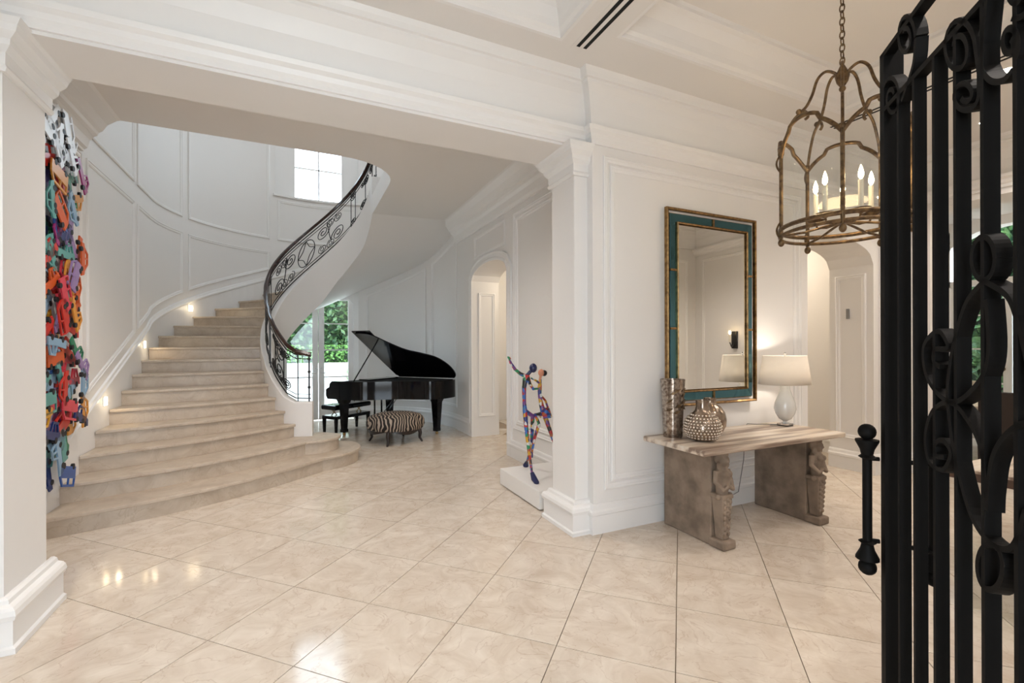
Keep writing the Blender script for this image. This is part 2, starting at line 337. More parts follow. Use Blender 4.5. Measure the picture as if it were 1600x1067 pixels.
# ------------------------------------------------------------------ mouldings
CROWN_LOW = [(-.13, 0), (-.13, .02), (-.10, .022), (-.08, .04), (-.05, .05), (-.03, .075), (0, .085), (0, 0)]
COVE = [(0, 0), (0, .03), (.06, .04), (.16, .06), (.26, .10), (.31, .145), (.33, .15), (.335, .17), (.37, .18), (.40, .2), (.40, 0)]
BASE = [(0, 0), (0, .03), (.155, .03), (.165, .04), (.19, .04), (.205, .028), (.235, .022), (.25, .012), (.25, 0)]
PILB = [(0, 0), (0, .075), (.03, .075), (.04, .06), (.17, .06), (.175, .07), (.20, .078), (.225, .072), (.24, .06), (.25, .035), (.27, .03), (.28, .015), (.28, 0)]
def mould(name, pts, nr, prof, m='trim', closed=False): return struct(MB().sweep(pts, nr, prof, closed, up=(0, 0, 1)).build(name, m))
def run(pts, z): return [(x, y, z) for x, y in pts]
mould('trim_cornice', run([(2.29, 3.8), (2.29, 3.28), (7.0, 3.28), (7.0, -.15), (.95, -.15)], 3.45), [(-1, 0, 0), (0, -1, 0), (-1, 0, 0), (0, 1, 0), (0, 1, 0)], COVE)
mould('trim_architrave', run([(2.29, 3.5), (2.29, 3.28), (7.0, 3.28), (7.0, -.15)], 3.45), [(-1, 0, 0), (0, -1, 0), (-1, 0, 0), (0, 0, 0)], CROWN_LOW)
mould('trim_beam_cornice', run([(-6, 3.36), (2.29, 3.36)], 3.45), [(0, -1, 0)] * 2, COVE)
mould('trim_beam_architrave', run([(-6, 3.36), (2.29, 3.36)], 3.45), [(0, -1, 0)] * 2, CROWN_LOW)
HCR = [(-.02, 0), (-.02, .03), (.0, .035), (.02, .06), (.10, .08), (.14, .11), (.16, .14), (.19, .15), (.21, .18), (.28, .22), (.34, .30), (.36, .36), (.36, 0)]
mould('trim_hall_right', run([(C[0] + RW, 8.55), (C[0] + RW, 3.8)], 3.6), [(-1, 0, 0)] * 2, HCR)
mould('trim_hall_left', run([(C[0] - RW, 3.8), (C[0] - RW, 6.05)], 3.6), [(1, 0, 0)] * 2, HCR)
CAP = [(0, 0), (0, .02), (.02, .03), (.04, .02), (.10, .022), (.13, .05), (.16, .055), (.19, .09), (.22, .10), (.25, .12), (.25, 0)]
mould('trim_capital', run([(2.84, 3.75), (2.16, 3.75), (2.16, 3.36), (2.29, 3.36)], 3.06), [(0, 1, 0), (-1, 0, 0), (0, -1, 0), (0, -1, 0)], CAP)
mould('trim_capital', run([(-4, 3.36), (-1.41, 3.36), (-1.41, 3.86)], 3.06), [(0, -1, 0), (1, 0, 0), (1, 0, 0)], CAP)
mould('baseboard_pillar', run([(2.84, 3.75), (2.16, 3.75), (2.16, 3.36), (2.29, 3.36)], 0), [(0, 1, 0), (-1, 0, 0), (0, -1, 0), (0, -1, 0)], PILB)
mould('baseboard_left', run([(-6, 3.36), (-1.41, 3.36), (-1.41, 3.88)], 0), [(0, -1, 0), (1, 0, 0), (1, 0, 0)], PILB)
mould('baseboard_mirror', run([(2.29, 3.5), (2.29, 3.28), (5.17, 3.28), (5.17, 3.8)], 0), [(-1, 0, 0), (0, -1, 0), (1, 0, 0), (1, 0, 0)], BASE)
mould('baseboard_right', run([(6.45, 3.8), (6.45, 3.28), (7.0, 3.28), (7.0, 2.95)], 0), [(-1, 0, 0), (0, -1, 0), (-1, 0, 0), (-1, 0, 0)], BASE)
mould('baseboard_front', run([(7.0, 1.25), (7.0, -.15), (.95, -.15)], 0), [(-1, 0, 0), (0, 1, 0), (0, 1, 0)], BASE)
mould('baseboard_arch', run([(C[0] + RW, 6.2), (C[0] + RW, 3.85)], 0), [(-1, 0, 0)] * 2, BASE)
mould('baseboard_passage', run([(7.2, 7.2), (7.2, 3.8)], 0), [(-1, 0, 0)] * 2, BASE)
ss = [s_of(a) for a in range(202, 271, 3)] + [SR, SR + .78]
mould('baseboard_curve', [WALL(s)[0] for s in ss], [WALL(s)[1] for s in ss], [(u * 1.15, v) for u, v in BASE])
PAN = [(0, 0), (0, .014), (.012, .02), (.022, .012), (.034, .014), (.05, .008), (.055, 0)]
def rect_panel(axis, pos, nrm, a0, a1, z0, z1, name='trim_panel', rise=0):
    n = 16; top = [(a1 + (a0 - a1) * i / n, z1 + rise * (1 - (2 * i / n - 1) ** 2)) for i in range(n + 1)] if rise else [(a1, z1), (a0, z1)]
    q = [(a0, z0), (a1, z0)] + top
    pts = [((u, pos, z) if axis == 'x' else (pos, u, z)) for u, z in q]; t = Vector(pts[1]) - Vector(pts[0])
    s = 1 if t.cross(Vector(nrm)).z > 0 else -1
    b_ = MB()
    if s < 0: pts = pts[::-1]
    b_.sweep(pts, [nrm] * len(pts), PAN, True)
    return struct(b_.build(name, 'trim'))
for a0, a1 in ((2.40, 5.05),):
    rect_panel('x', 3.28, (0, -1, 0), a0, a1, .36, 3.24); rect_panel('x', 3.28, (0, -1, 0), a0 + .07, a1 - .07, .43, 3.17)
rect_panel('y', 6.45, (-1, 0, 0), 3.36, 3.72, .40, 2.5); rect_panel('x', 3.28, (0, -1, 0), 6.56, 6.92, .36, 3.2)
for a0, a1 in ((1.15, 3.0), (3.2, 5.0), (5.2, 6.8)): rect_panel('x', -.15, (0, 1, 0), a0, a1, .36, 3.24)
rect_panel('y', 7.0, (-1, 0, 0), .02, 1.05, .36, 3.24)
rect_panel('y', C[0] + RW, (-1, 0, 0), 3.98, 6.0, .42, 3.5); rect_panel('y', C[0] + RW, (-1, 0, 0), 4.06, 5.92, .50, 3.42)
rect_panel('y', C[0] + RW, (-1, 0, 0), 6.3, 7.6, 3.12, 3.5); rect_panel('x', 7.7, (0, -1, 0), 2.93, 3.25, .35, 2.55)
def arch_trim(pos, a0, a1, zt, rise):
    n = 20; pts = [(pos, a0, 0)] + [(pos, a0 + (a1 - a0) * i / n, zt + rise * sqrt(max(0, 1 - (2 * i / n - 1) ** 2))) for i in range(n + 1)] + [(pos, a1, 0)]
    struct(MB().sweep(pts[::-1], [(-1, 0, 0)] * len(pts), [(-.0, 0), (0, .03), (-.03, .035), (-.05, .02), (-.10, .02), (-.12, .035), (-.14, .03), (-.14, 0)]).build('trim_arch', 'trim'))
arch_trim(C[0] + RW, 6.2, 7.7, 2.75, .22)
TAB = [(0, 3.6), (18, 3.7), (24, 4.1), (31, 5), (40, 6), (53, 7), (68, 8), (83, 9), (96.9, 10)]
def lerp(t, x):
    for (a, b), (c, d) in zip(t, t[1:]):
        if x <= c: return b + (d - b) * max(0, (x - a)) / (c - a)
    return t[-1][1]
def kk(a): return lerp(TAB, a) if a < 96.9 else 9.4 + (a - 90) / 11.5
def nose(a): return RISE * kk(a)
RF = [(0, 1.5), (18, 1.49), (24, 1.45), (31, 1.37), (40, 1.25), (53, 1.09), (68, 1.0), (83, .96), (97, .95), (400, .95)]
SOF = [(60, .0), (75, .45), (90, .95), (135, 1.75), (180, 2.42), (200, 2.83), (220, 3.15), (242, 3.45), (255, 3.70), (267, 3.88), (276, 3.96), (400, 3.96)]
def nose_wall(s):
    """height of the stair at the outer wall"""
    if s < SA - .1: return max(0, RISE * ((s + 3.8 - 5.12) / .41 + 1))
    return RISE * (9.4 + (90 + math.degrees((s - SA) / RW) - 90) / 11.5)
def wall_panel(s0, s1, zb, zt):
    n = max(2, int((s1 - s0) / .12)); S = [s0 + (s1 - s0) * i / n for i in range(n + 1)]; pts = []; nr = []
    for s in S: p, m_ = WALL(s); pts.append((*p.xy, zb(s))); nr.append(m_)
    for s in S[::-1]: p, m_ = WALL(s); pts.append((*p.xy, zt(s))); nr.append(m_)
    struct(MB().sweep(pts[::-1], nr[::-1], PAN, True).build('trim_panel', 'trim'))
st = [4.45 - 3.8, 6.12 - 3.8, 7.81 - 3.8, s_of(116), s_of(159)]
for s0, s1 in zip(st, st[1:]):
    lo = lambda s: nose_wall(s) + .48
    wall_panel(s0 + .07, s1 - .07, lo, lambda s: 3.56)
    if s1 > 3: wall_panel(max(s0, 2.35) + .07, s1 - .07, lambda s: 3.82, lambda s: 7.0)
wall_panel(s_of(161), s_of(199), lambda s: 3.82, lambda s: 4.66)
soff = lambda s: lerp(SOF, 90 + math.degrees((s - SA) / RW))
wall_panel(s_of(204), s_of(240), lambda s: .42, lambda s: soff(s) - .14); wall_panel(s_of(244), s_of(268), lambda s: .42, lambda s: soff(s) - .14)
# sloping skirting beside the steps
SK = [(-.42, 0), (-.42, .02), (.26, .02), (.275, .035), (.30, .035), (.315, .022), (.345, .016), (.36, 0)]
S = [1.2 + i * .15 for i in range(int((s_of(250) - 1.2) / .15))]
pts = [Vector((*WALL(s)[0].xy, nose_wall(s))) for s in S]
struct(MB().sweep(pts, [WALL(s)[1] for s in S], SK, up=(0, 0, 1)).build('baseboard_stair', 'trim'))
# ------------------------------------------------------------------ staircase
stair = thing('staircase', (0, 7.0, 0), 'curved marble staircase with white plaster underside sweeping up along the panelled wall', 'staircase')
AIN = {3: 18, 4: 24, 5: 31, 6: 40, 7: 53, 8: 68, 9: 83}
def front(k, n=10):
    if k <= 8: o = Vector((C[0] - RW + .02, 5.12 + .41 * (k - 1), 0))
    else: o = P(90 + 11.5 * (k - 9.4), RW - .02)
    if k == 1:
        i = Vector((.30, 6.42, 0)); bow = .20
    elif k == 2: i = Vector((.10, 6.66, 0)); bow = .15
    else:
        a = AIN.get(k, 90 + 11.5 * (k - 9.4)); i = P(a, lerp(RF, a) - .01); bow = max(0, .12 - .02 * (k - 3))
    d = i - o; nn = Vector((d.y, -d.x, 0)).normalized()
    e = [o + d * (t / n) + nn * bow * sin(pi * t / n) for t in range(n + 1)]
    if k <= 2:  # rounded end wrapping past the newel
        c = Vector((.20, 7.05, 0)); r = .60 if k == 1 else .34; a0 = atan2(i.y - c.y, i.x - c.x); r0 = (i - c).length
        e += [c + Vector((cos(a0 + t * 1.9 / 10), sin(a0 + t * 1.9 / 10), 0)) * (r0 + (r - r0) * t / 10) for t in range(1, 11)]
    return e
for k in range(1, 25):
    f = front(k); bk = front(k + 1); z = RISE * k
    if k == 1: bk = front(3) + [Vector((.1, 7.3, 0)), Vector((.45, 7.55, 0))]
    if k == 2: bk = front(3) + [Vector((.05, 7.25, 0)), Vector((.32, 7.32, 0))]
    poly = f + bk[::-1]
    lowz = 0 if k < 8 else z - RISE - .03
    r = MB().prism([(p.x, p.y, lowz) for p in poly], (0, 0, z - .035 - lowz)).build('step', 'step', stair)
    ctr = sum((p for p in poly), Vector()) / len(poly)
    nos = []
    for i, p in enumerate(f):
        t = (f[min(i + 1, len(f) - 1)] - f[max(0, i - 1)]).normalized(); nos.append(p + Vector((t.y, -t.x, 0)) * .028)
    MB().prism([(p.x, p.y, z - .036) for p in nos + bk[::-1]], (0, 0, .036)).build('tread', 'step', r, bevel=.008)
def curbz(a): return nose(a) + .18
AA = [9 + i * 3 for i in range(88)]
b = MB(); vs = []
for a in AA:
    ro = lerp(RF, a); ri = ro - .16; zt = curbz(a); zb = lerp(SOF, a) if a > 60 else 0
    zb = max(0, zb)
    vs += [P(a, ro, zb), P(a, ro, zt - .015), P(a, ro - .015, zt), P(a, ri + .015, zt), P(a, ri, zt - .015), P(a, ri, zb)]
fs = [(i * 6 + j, i * 6 + (j + 1) % 6, i * 6 + 6 + (j + 1) % 6, i * 6 + 6 + j) for i in range(len(AA) - 1) for j in range(6)] + [(5, 4, 3, 2, 1, 0), tuple((len(AA) - 1) * 6 + j for j in range(6))]
b.add(vs, fs); tag(b.build('curb', 'wall', stair, smooth=True), 'white plaster curb wall carrying the iron railing')
b = MB(); vs = []; A2 = [62 + 3 * i for i in range(72)]
for a in A2:
    z = lerp(SOF, a)
    for r_ in (.80, 1.35, 1.9, RW + .02): vs.append(P(a, r_, z))
    for r_ in (RW + .02, .80): vs.append(P(a, r_, z + .06))
b.add(vs, [(i * 6 + j, i * 6 + (j + 1) % 6, i * 6 + 6 + (j + 1) % 6, i * 6 + 6 + j) for i in range(len(A2) - 1) for j in range(6)])
b.build('soffit', 'wall', stair, smooth=True)
# step lights in the skirting
for s_, k in ((6.62 - 3.8, 4.2), (8.1 - 3.8, 8.2), (s_of(118), 11.9)):
    p, n = WALL(s_); z = nose_wall(s_) + .17; t = Vector((-n.y, n.x, 0)); p = Vector((p.x, p.y, z))
    L_ = thing('step_light', p, {4.2: 'square lit step light low in the skirting beside the fifth marble step', 8.2: 'square lit step light midway up the curved stair skirting', 11.9: 'square lit step light high on the curve of the stair'}[k], 'step light', 'step lights along the stair')
    V = [p + n * .022 + t * (x * .045) + Vector((0, 0, y * .045)) for x, y in ((-1, -1), (1, -1), (1, 1), (-1, 1))]
    MB().prism(V, n * .012).build('lens', 'led', L_)
    q = [p + n * .02 + t * (x * .055) + Vector((0, 0, y * .055)) for x, y in ((-1, -1), (1, -1), (1, 1), (-1, 1))]
    MB().prism(q, n * .008).build('plate', 'trim', L_)
    lp = lamp('step_glow', 'POINT', p + n * .14, 0.9, (1, .82, .55), .012)
# railing
rail = thing('stair_railing', tuple(P(14, 1.41, .85)), 'black wrought iron stair railing with scrolls and a dark wooden handrail', 'railing')
def RP(a, h): return P(a, lerp(RF, a) - .08, curbz(a) + h)
HR = .70
AR = [10 + 2 * i for i in range(0, 131)]
hb = MB(); pts = [RP(a, HR + .03 - .07 * max(0, 1 - (a - 10) / 15)) for a in AR]; hb.sweep(pts, [(p - Vector((C[0], C[1], p.z))).normalized() for p in pts], [(.03, -.02), (.035, 0), (.03, .02), (.0, .034), (-.03, .026), (-.035, 0), (-.03, -.026), (0, -.034), (.03, -.02)], up=(0, 0, 1))
hb.build('handrail', 'wood', rail, smooth=True)
for h_, r_ in ((.045, .009), (.10, .006), (HR - .045, .009), (HR - .10, .006)): MB().tube([RP(a, h_) for a in AR], r_).build('rail_bar', 'iron', rail, smooth=True)
def arclen(a0, a1): return sum((RP(a0 + (a1 - a0) * (i + 1) / 20, 0) - RP(a0 + (a1 - a0) * i / 20, 0)).xy.length for i in range(20))
def spiral(c, r0, r1, t0, turns, n=26): return [(c[0] + (r0 + (r1 - r0) * i / n) * cos(t0 + turns * 2 * pi * i / n), c[1] + (r0 + (r1 - r0) * i / n) * sin(t0 + turns * 2 * pi * i / n)) for i in range(n + 1)]
def put(a0, a1, Ln, pts, name='scroll', r=.008, closed=False):
    MB().tube([RP(a0 + (a1 - a0) * x / Ln, h) for x, h in pts], r, 6, closed).build(name, 'iron', rail, smooth=True)
def post(a, h0=0, h1=HR, r=.009): MB().tube([RP(a, h0), RP(a, h1)], r, 4).build('baluster', 'iron', rail)
def panel(a0, a1, star):
    Ln = arclen(a0, a1); mid = Ln / 2; hm = HR / 2; u = min(.11, Ln / 9)
    for sgn in (-1, 1):
        f = lambda pts: [(mid + sgn * x, h) for x, h in pts]
        x0 = .17 if star else .02; X = mid - .06 - x0
        R_ = min(.125, X * .32); c1 = (x0 + X * .24, hm + .25 - R_); c2 = (x0 + X * .74, hm - .25 + R_)
        s1 = spiral(c1, R_ * .12, R_, pi * .2, 2.05, 40); s2 = spiral(c2, R_, R_ * .12, pi * 1.05, -2.05, 40)
        put(a0, a1, Ln, f(s1)); put(a0, a1, Ln, f(s2)); put(a0, a1, Ln, f([s1[-1], ((s1[-1][0] + s2[0][0]) / 2, hm), s2[0]]))
        for cx_, cz_ in ((x0 + X * .76, hm + .25 - R_ * .64), (x0 + X * .22, hm - .25 + R_ * .64), (x0 + X * .5, hm + .19), (x0 + X * .5, hm - .19)):
            put(a0, a1, Ln, f(spiral((cx_, cz_), R_ * .62, R_ * .1, pi * .6, 1.9, 32)), r=.0065)
    if star:
        el = [(mid + .15 * cos(t), hm + .22 * sin(t)) for t in [2 * pi * i / 32 for i in range(32)]]
        put(a0, a1, Ln, el, 'oval', .008, True)
        for sx in (-1, 1):
            for sz in (-1, 1): put(a0, a1, Ln, [(mid + sx * .15 * (1 - t) * (1 - .55 * sin(pi * t) * .6), hm + sz * .22 * t * (1 - .55 * sin(pi * t) * .3)) for t in [i / 8 for i in range(9)]], 'star_arc', .007)
def post_pair(a, d):
    for x in (a - d, a + d): post(x)
    for h_ in (.115, HR - .115):
        Ln = arclen(a - d - 4, a + d + 4); mid = Ln / 2
        put(a - d - 4, a + d + 4, Ln, [(mid + .05 * cos(t), h_ + .05 * sin(t)) for t in [2 * pi * i / 18 for i in range(18)]], 'ring', .007, True)
        put(a - d - 4, a + d + 4, Ln, spiral((mid, h_), .035, .008, 0, 1.3, 14), r=.006)
def big_pair(a0, a1):
    Ln = arclen(a0, a1); q = min(.13, Ln * .32)
    for sg, h_ in ((1, HR / 2 + .25 - q), (-1, HR / 2 - .25 + q)):
        put(a0, a1, Ln, [(Ln / 2 + sg * (x - Ln / 2), h) for x, h in spiral((Ln / 2, h_), q, q * .12, sg * -pi / 2, 1.9, 36)])
big_pair(18, 42); big_pair(50, 100)
post(11, r=.016); post(17, r=.012)
panel(19, 42, False); post_pair(46, 2.2); panel(52, 100, False); post_pair(107, 3); panel(113, 212, True); post_pair(219, 3); panel(226, 266, False); post(268)
for a_ in (11,):
    for h_ in (.2, .42, .6): MB().ball(RP(a_, h_), .022, 8).build('knop', 'iron', rail, smooth=True)
# ------------------------------------------------------------------ windows and French doors
def leaf(parent, x0, x1, y, z0, z1, rows, cols=1, arch=0, stile=.115, bottom=.3, name='door_leaf'):
    lf = MB(); lf.box(x0, x0 + stile, y, y + .05, z0, z1); lf.box(x1 - stile, x1, y, y + .05, z0, z1); lf.box(x0 + stile, x1 - stile, y, y + .05, z0, z0 + bottom); lf.box(x0 + stile, x1 - stile, y, y + .05, z1 - stile, z1)
    d = lf.build(name, 'trim', parent)
    for z in rows: MB().box(x0 + stile, x1 - stile, y + .01, y + .04, z - .012, z + .012).build('muntin', 'trim', d)
    for i in range(1, cols): xm = x0 + (x1 - x0) * i / cols; MB().box(xm - .012, xm + .012, y + .01, y + .04, z0 + bottom, z1 - stile).build('muntin', 'trim', d)
    zz = [z0 + bottom] + list(rows) + [z1 - stile]
    for za, zb in zip(zz, zz[1:]): MB().box(x0 + stile, x1 - stile, y + .022, y + .027, za, zb).build('pane', 'pane', d)
    return d
YD = C[1] + RW * cos(radians(20)) + .14
fd = MB(); xa, xb = C[0] - RW * sin(radians(20)), C[0] + RW * sin(radians(20))
fd.box(xa - .02, xa + .09, YD - .06, YD + .12, 0, 2.9); fd.box(xb - .09, xb + .02, YD - .06, YD + .12, 0, 2.9)
n = 12
for i in range(n):
    q = [(xa + .09 + (xb - xa - .18) * j / n, 2.58 + .16 * sqrt(max(0, 1 - (2 * j / n - 1) ** 2))) for j in (i, i + 1)]
    fd.prism([(q[0][0], YD - .06, q[0][1]), (q[1][0], YD - .06, q[1][1]), (q[1][0], YD - .06, 3.0), (q[0][0], YD - .06, 3.0)], (0, .18, 0))
d1 = struct(fd.build('door_1', 'trim'), 'white double French door to the garden below the stair'); ORG[d1.name] = Vector((0, 0, 0))
for x0, x1 in ((xa + .09, C[0] - .005), (C[0] + .005, xb - .09)):
    lf = leaf(d1, x0, x1, YD, .02, 2.74, (.94, 1.53, 2.11))
for sx in (-1, 1):
    hnd = MB().tube([(C[0] + sx * .05, YD - .01, 1.03), (C[0] + sx * .05, YD - .05, 1.03), (C[0] + sx * .16, YD - .05, 1.03)], .009).build('door_handle', 'chrome', d1)
    MB().lathe([(.02, 0), (.02, .012)], (C[0] + sx * .05, YD - .02, 1.13), 12).build('lock', 'chrome', d1)
YW = YD + .03
wf = MB(); wf.box(xa - .1, -.02, YW, YW + .1, 4.7, 7.3); wf.box(.92, xb + .1, YW, YW + .1, 4.7, 7.3); wf.box(-.1, 1.0, YW, YW + .1, 4.7, 4.80)
w1 = struct(wf.build('window_1', 'trim'), 'tall bright window high in the curved stair wall'); ORG[w1.name] = Vector((0, 0, 0))
MB().box(.435, .465, YW + .03, YW + .07, 4.8, 7.2).build('muntin', 'trim', w1)
for z in (5.46, 6.14, 6.82): MB().box(-.02, .92, YW + .03, YW + .07, z - .012, z + .012).build('muntin', 'trim', w1)
for za, zb in ((4.8, 5.46), (5.46, 6.14), (6.14, 6.82), (6.82, 7.2)):
    for x0, x1 in ((-.02, .45), (.45, .92)): MB().box(x0, x1, YW + .047, YW + .052, za, zb).build('pane', 'pane', w1)
sl = MB(); S = [s_of(a) for a in range(159, 202, 3)]
sl.sweep([Vector((*WALL(s)[0].xy, 4.74)) - WALL(s)[1] * .3 for s in S], [WALL(s)[1] for s in S], [(0, 0), (0, .33), (.04, .33), (.04, 0)], up=(0, 0, 1)); sl.build('window_sill', 'trim', w1)
# dining room French door
d2 = struct(MB().box(10.6, 10.75, 2.5, 2.62, 0, 3.6).box(10.6, 10.75, 4.18, 4.3, 0, 3.6).box(10.6, 10.75, 2.6, 4.2, 2.62, 2.72).build('door_2', 'trim')); ORG[d2.name] = Vector((0, 0, 0))
for y0, y1 in ((2.62, 3.39), (3.41, 4.18)):
    q = MB().box(10.64, 10.69, y0, y0 + .1, 0, 2.62).box(10.64, 10.69, y1 - .1, y1, 0, 2.62).box(10.64, 10.69, y0, y1, 0, .35).build('door_leaf', 'trim', d2)
    for z in (.95, 1.53, 2.11): MB().box(10.65, 10.68, y0 + .1, y1 - .1, z - .013, z + .013).build('muntin', 'trim', q)
    MB().box(10.662, 10.668, y0 + .1, y1 - .1, .35, 2.62).build('pane', 'pane', q)
MB().ball((10.60, 3.50, 1.2), .035, 8).build('door_knob', 'bronze', d2, smooth=True)
# ------------------------------------------------------------------ garden
struct(MB().box(-12, 30, -12, -.8, -.3, -.02).box(-12, -2.4, -.8, 30, -.3, -.02).box(-12, 30, 11.25, 30, -.3, -.005).box(12, 30, -1, 12, -.3, -.02).build('ground_terrace', 'terrace'))
struct(MB().box(-3, 3, -5, -.45, 3.3, 3.5).build('sun_block_slab', 'ceil'))  # unseen slab added to keep the sun out of the entrance doorway
def hedge(name, x0, x1, y0, y1, z0, z1, n, size, m, label, faces=('-y',)):
    t = thing(name, ((x0 + x1) / 2, (y0 + y1) / 2, z0), label, 'hedge'); MB().box(x0, x1, y0, y1, z0, z1).build('core', 'hedge', t); b = MB()
    for i in range(n):
        f = random.random(); x, z = random.uniform(x0, x1), random.uniform(z0, z1); y = y0 - random.uniform(0, .12)
        if faces[0] == '-x': x, y = x0 - random.uniform(0, .12), random.uniform(y0, y1)
        elif f < .1: y = random.uniform(y0, y1); z = z1 + .03
        c = Vector((x, y, z)); u = Vector((random.uniform(-1, 1), random.uniform(-1, 1), random.uniform(-1, 1))).normalized() * size; v = u.orthogonal().normalized() * size * .55
        v.rotate(Matrix.Rotation(random.uniform(0, 6.28), 3, u.normalized())); b.add([c - u, c + v, c + u, c - v], [(0, 1, 2, 3)])
    o = b.build('foliage', m, t); o['kind'] = 'stuff'
    return t
hedge('tall_hedge', -4, 5, 16.5, 17.5, 0, 5.2, 7000, .13, 'leaf', 'tall dark leafy hedge at the back of the garden beyond the French door')
hedge('clipped_hedge', -4, 5, 15.2, 15.9, 0, 1.6, 5000, .06, 'lime', 'low bright green clipped hedge in front of the tall garden hedge')
tag(MB().box(-4, 5, 14.6, 15.0, -.02, 1.12).build('garden_wall', 'terrace', org=(0, 14.8, 0)), 'low pale garden wall before the clipped hedge', 'wall')
sh = thing('round_shrub', (1.75, 14.1, 0), 'round pale shrub in a pot on the bright terrace', 'shrub'); MB().lathe([(.16, 0), (.22, .35), (.24, .37)], (1.75, 14.1, 0), 16).build('pot', 'terrace', sh)
b = MB()
for i in range(900):
    d = Vector((random.gauss(0, 1), random.gauss(0, 1), random.gauss(0, 1))).normalized(); c = Vector((1.75, 14.1, .8)) + d * random.uniform(.38, .46); u = d.orthogonal().normalized() * .05; v = d.cross(u); b.add([c - u, c + v * .6, c + u, c - v * .6], [(0, 1, 2, 3)])
o = b.build('foliage', 'lime', sh); o['kind'] = 'stuff'
hedge('garden_tree', 13.0, 13.8, 2, 7, 0, 5.0, 5000, .13, 'leaf', 'dark leafy hedge beyond the dining room doors', ('-x',))
# ------------------------------------------------------------------ ceiling fittings
for x, lab, y0, y1 in ((1.95, 'long black double slot air vent between the two ceiling coffers', .5, 2.93), (5.03, 'black double slot air vent beside the lantern coffer', .5, 2.93)):
    t = thing('air_vent', (x, 1.7, 3.85), lab, 'vent')
    for dx in (-.03, .03): MB().box(x + dx - .014, x + dx + .014, y0, y1, 3.846, 3.852).build('slot', 'slot', t)
    MB().box(x - .075, x + .075, y0 - .04, y1 + .04, 3.848, 3.853).build('frame', 'ceil', t)
DL = [(5.28, 1.72), (5.28, .6), (1.95, .15), (-1.5, 2.2), (-1.5, .8), (3.4, .12), (6.3, 2.2), (.5, 3.12)]
for i, (x, y) in enumerate(DL[:7]):
    t = thing('recessed_downlight', (x, y, 3.85), 'bright round recessed downlight beside the slot vent near the gate' if i == 0 else 'small round recessed downlight in the foyer ceiling', 'downlight', 'recessed downlights in the foyer ceiling')
    MB().lathe([(.045, -.002), (.06, -.006), (.065, 0)], (x, y, 3.85), 20).build('trim_ring', 'trim', t); MB().lathe([(.001, -.004), (.045, -.004)], (x, y, 3.85), 20).build('lens', 'down', t)
    lamp('downlight_beam', 'SPOT', (x, y, 3.82), 112, WARM, .06, spot=125)
for x, y in ((-.6, 4.9), (1.0, 4.9)):  # added downlights hidden behind the beam, there to brighten the hall
    t = thing('recessed_downlight', (x, y, 3.95), 'small round downlight added to light the stair hall, hidden behind the beam', 'downlight', 'added downlights in the hall ceiling')
    MB().lathe([(.045, -.002), (.06, -.006), (.065, 0)], (x, y, 3.95), 20).build('trim_ring', 'trim', t); MB().lathe([(.001, -.004), (.045, -.004)], (x, y, 3.95), 20).build('lens', 'down', t)
    lamp('downlight_beam', 'SPOT', (x, y, 3.92), 190, WARM, .06, spot=130)
lamp('upper_fill_light', 'AREA', (.5, 8.2, 7.5), 75, (.88, .94, 1.0), size=(2.5, 2.5))  # added unseen area light brightening the stairwell, no fitting above
lamp('corridor_fill', 'POINT', (4.2, 7.0, 3.0), 60, (1, .85, .65), .15); lamp('passage_fill', 'POINT', (6.3, 5.3, 3.0), 60, (1, .86, .68), .15); lamp('dining_fill', 'POINT', (8.8, 1.6, 3.2), 70, (1, .88, .72), .2)  # unseen fill lights added for the side rooms, none with a fitting
# ------------------------------------------------------------------ console table
tb = thing('console_table', (3.64, 2.87, 0), 'stone console table with banded marble top on two carved figure supports', 'table')
MB().box(2.76, 4.52, 2.52, 3.2, .765, .81).build('table_top', 'slab', tb, bevel=.012)
for x0 in (3.0, 4.19):
    sp = MB().box(x0, x0 + .12, 2.68, 3.2, 0, .766).build('support', 'stone', tb, bevel=.01)
    cx_, cy_ = x0 + .06, 2.625
    MB().box(x0 - .01, x0 + .135, 2.55, 2.70, 0, .07).build('plinth', 'stone', sp, bevel=.015)
    MB().obox((cx_, cy_), (1, 0), (0, 1), .055, .055, .07, .40, .62, .7).box(cx_ - .062, cx_ + .062, cy_ - .06, cy_ + .06, .395, .43).build('tapered_pillar', 'stone', sp, bevel=.008)
    b = MB(); b.tube([(cx_, cy_, .42), (cx_, cy_ - .005, .50), (cx_, cy_ - .01, .58), (cx_, cy_, .63), (cx_, cy_, .66)], [.045, .052, .062, .045, .025], 10)
    b.ball((cx_, cy_ - .02, .695), .042, 10, 1.15)
    for s_ in (-1, 1): b.tube([(cx_ + s_ * .06, cy_, .61), (cx_ + s_ * .082, cy_ - .01, .53), (cx_ + s_ * .05, cy_ - .06, .47), (cx_ + s_ * .01, cy_ - .065, .50)], [.024, .022, .018, .016], 8)
    b.lathe([(.03, .715), (.05, .735), (.05, .75), (.058, .767)], (cx_, cy_, 0), 12); b.ball((cx_, cy_ + .012, .70), .05, 10, 1.05); b.ball((cx_, cy_ - .064, .692), .009, 6, 1.4)
    for s_ in (-1, 1): b.ball((cx_ + s_ * .026, cy_ - .048, .592), .026, 8); b.ball((cx_ + s_ * .04, cy_ - .01, .655), .022, 8, 1.4)
    for i in range(7):
        zz = .12 + i * .042; hw = .036 + .002 * i
        for s_ in (-1, 0, 1): b.ball((cx_ + s_ * hw * .62, cy_ - hw - .006, zz + (.02 if s_ == 0 else 0)), .015, 6, 1.3)
    for s_ in (-1, 1): b.ball((cx_ + s_ * .064, cy_ - .02, .412), .024, 8)
    o = b.build('carved_figure', 'stone', sp, smooth=True); rm = o.modifiers.new('fuse', 'REMESH'); rm.mode = 'VOXEL'; rm.voxel_size = .005; rm.use_smooth_shade = True; o['label'] = 'carved stone figure with folded arms'
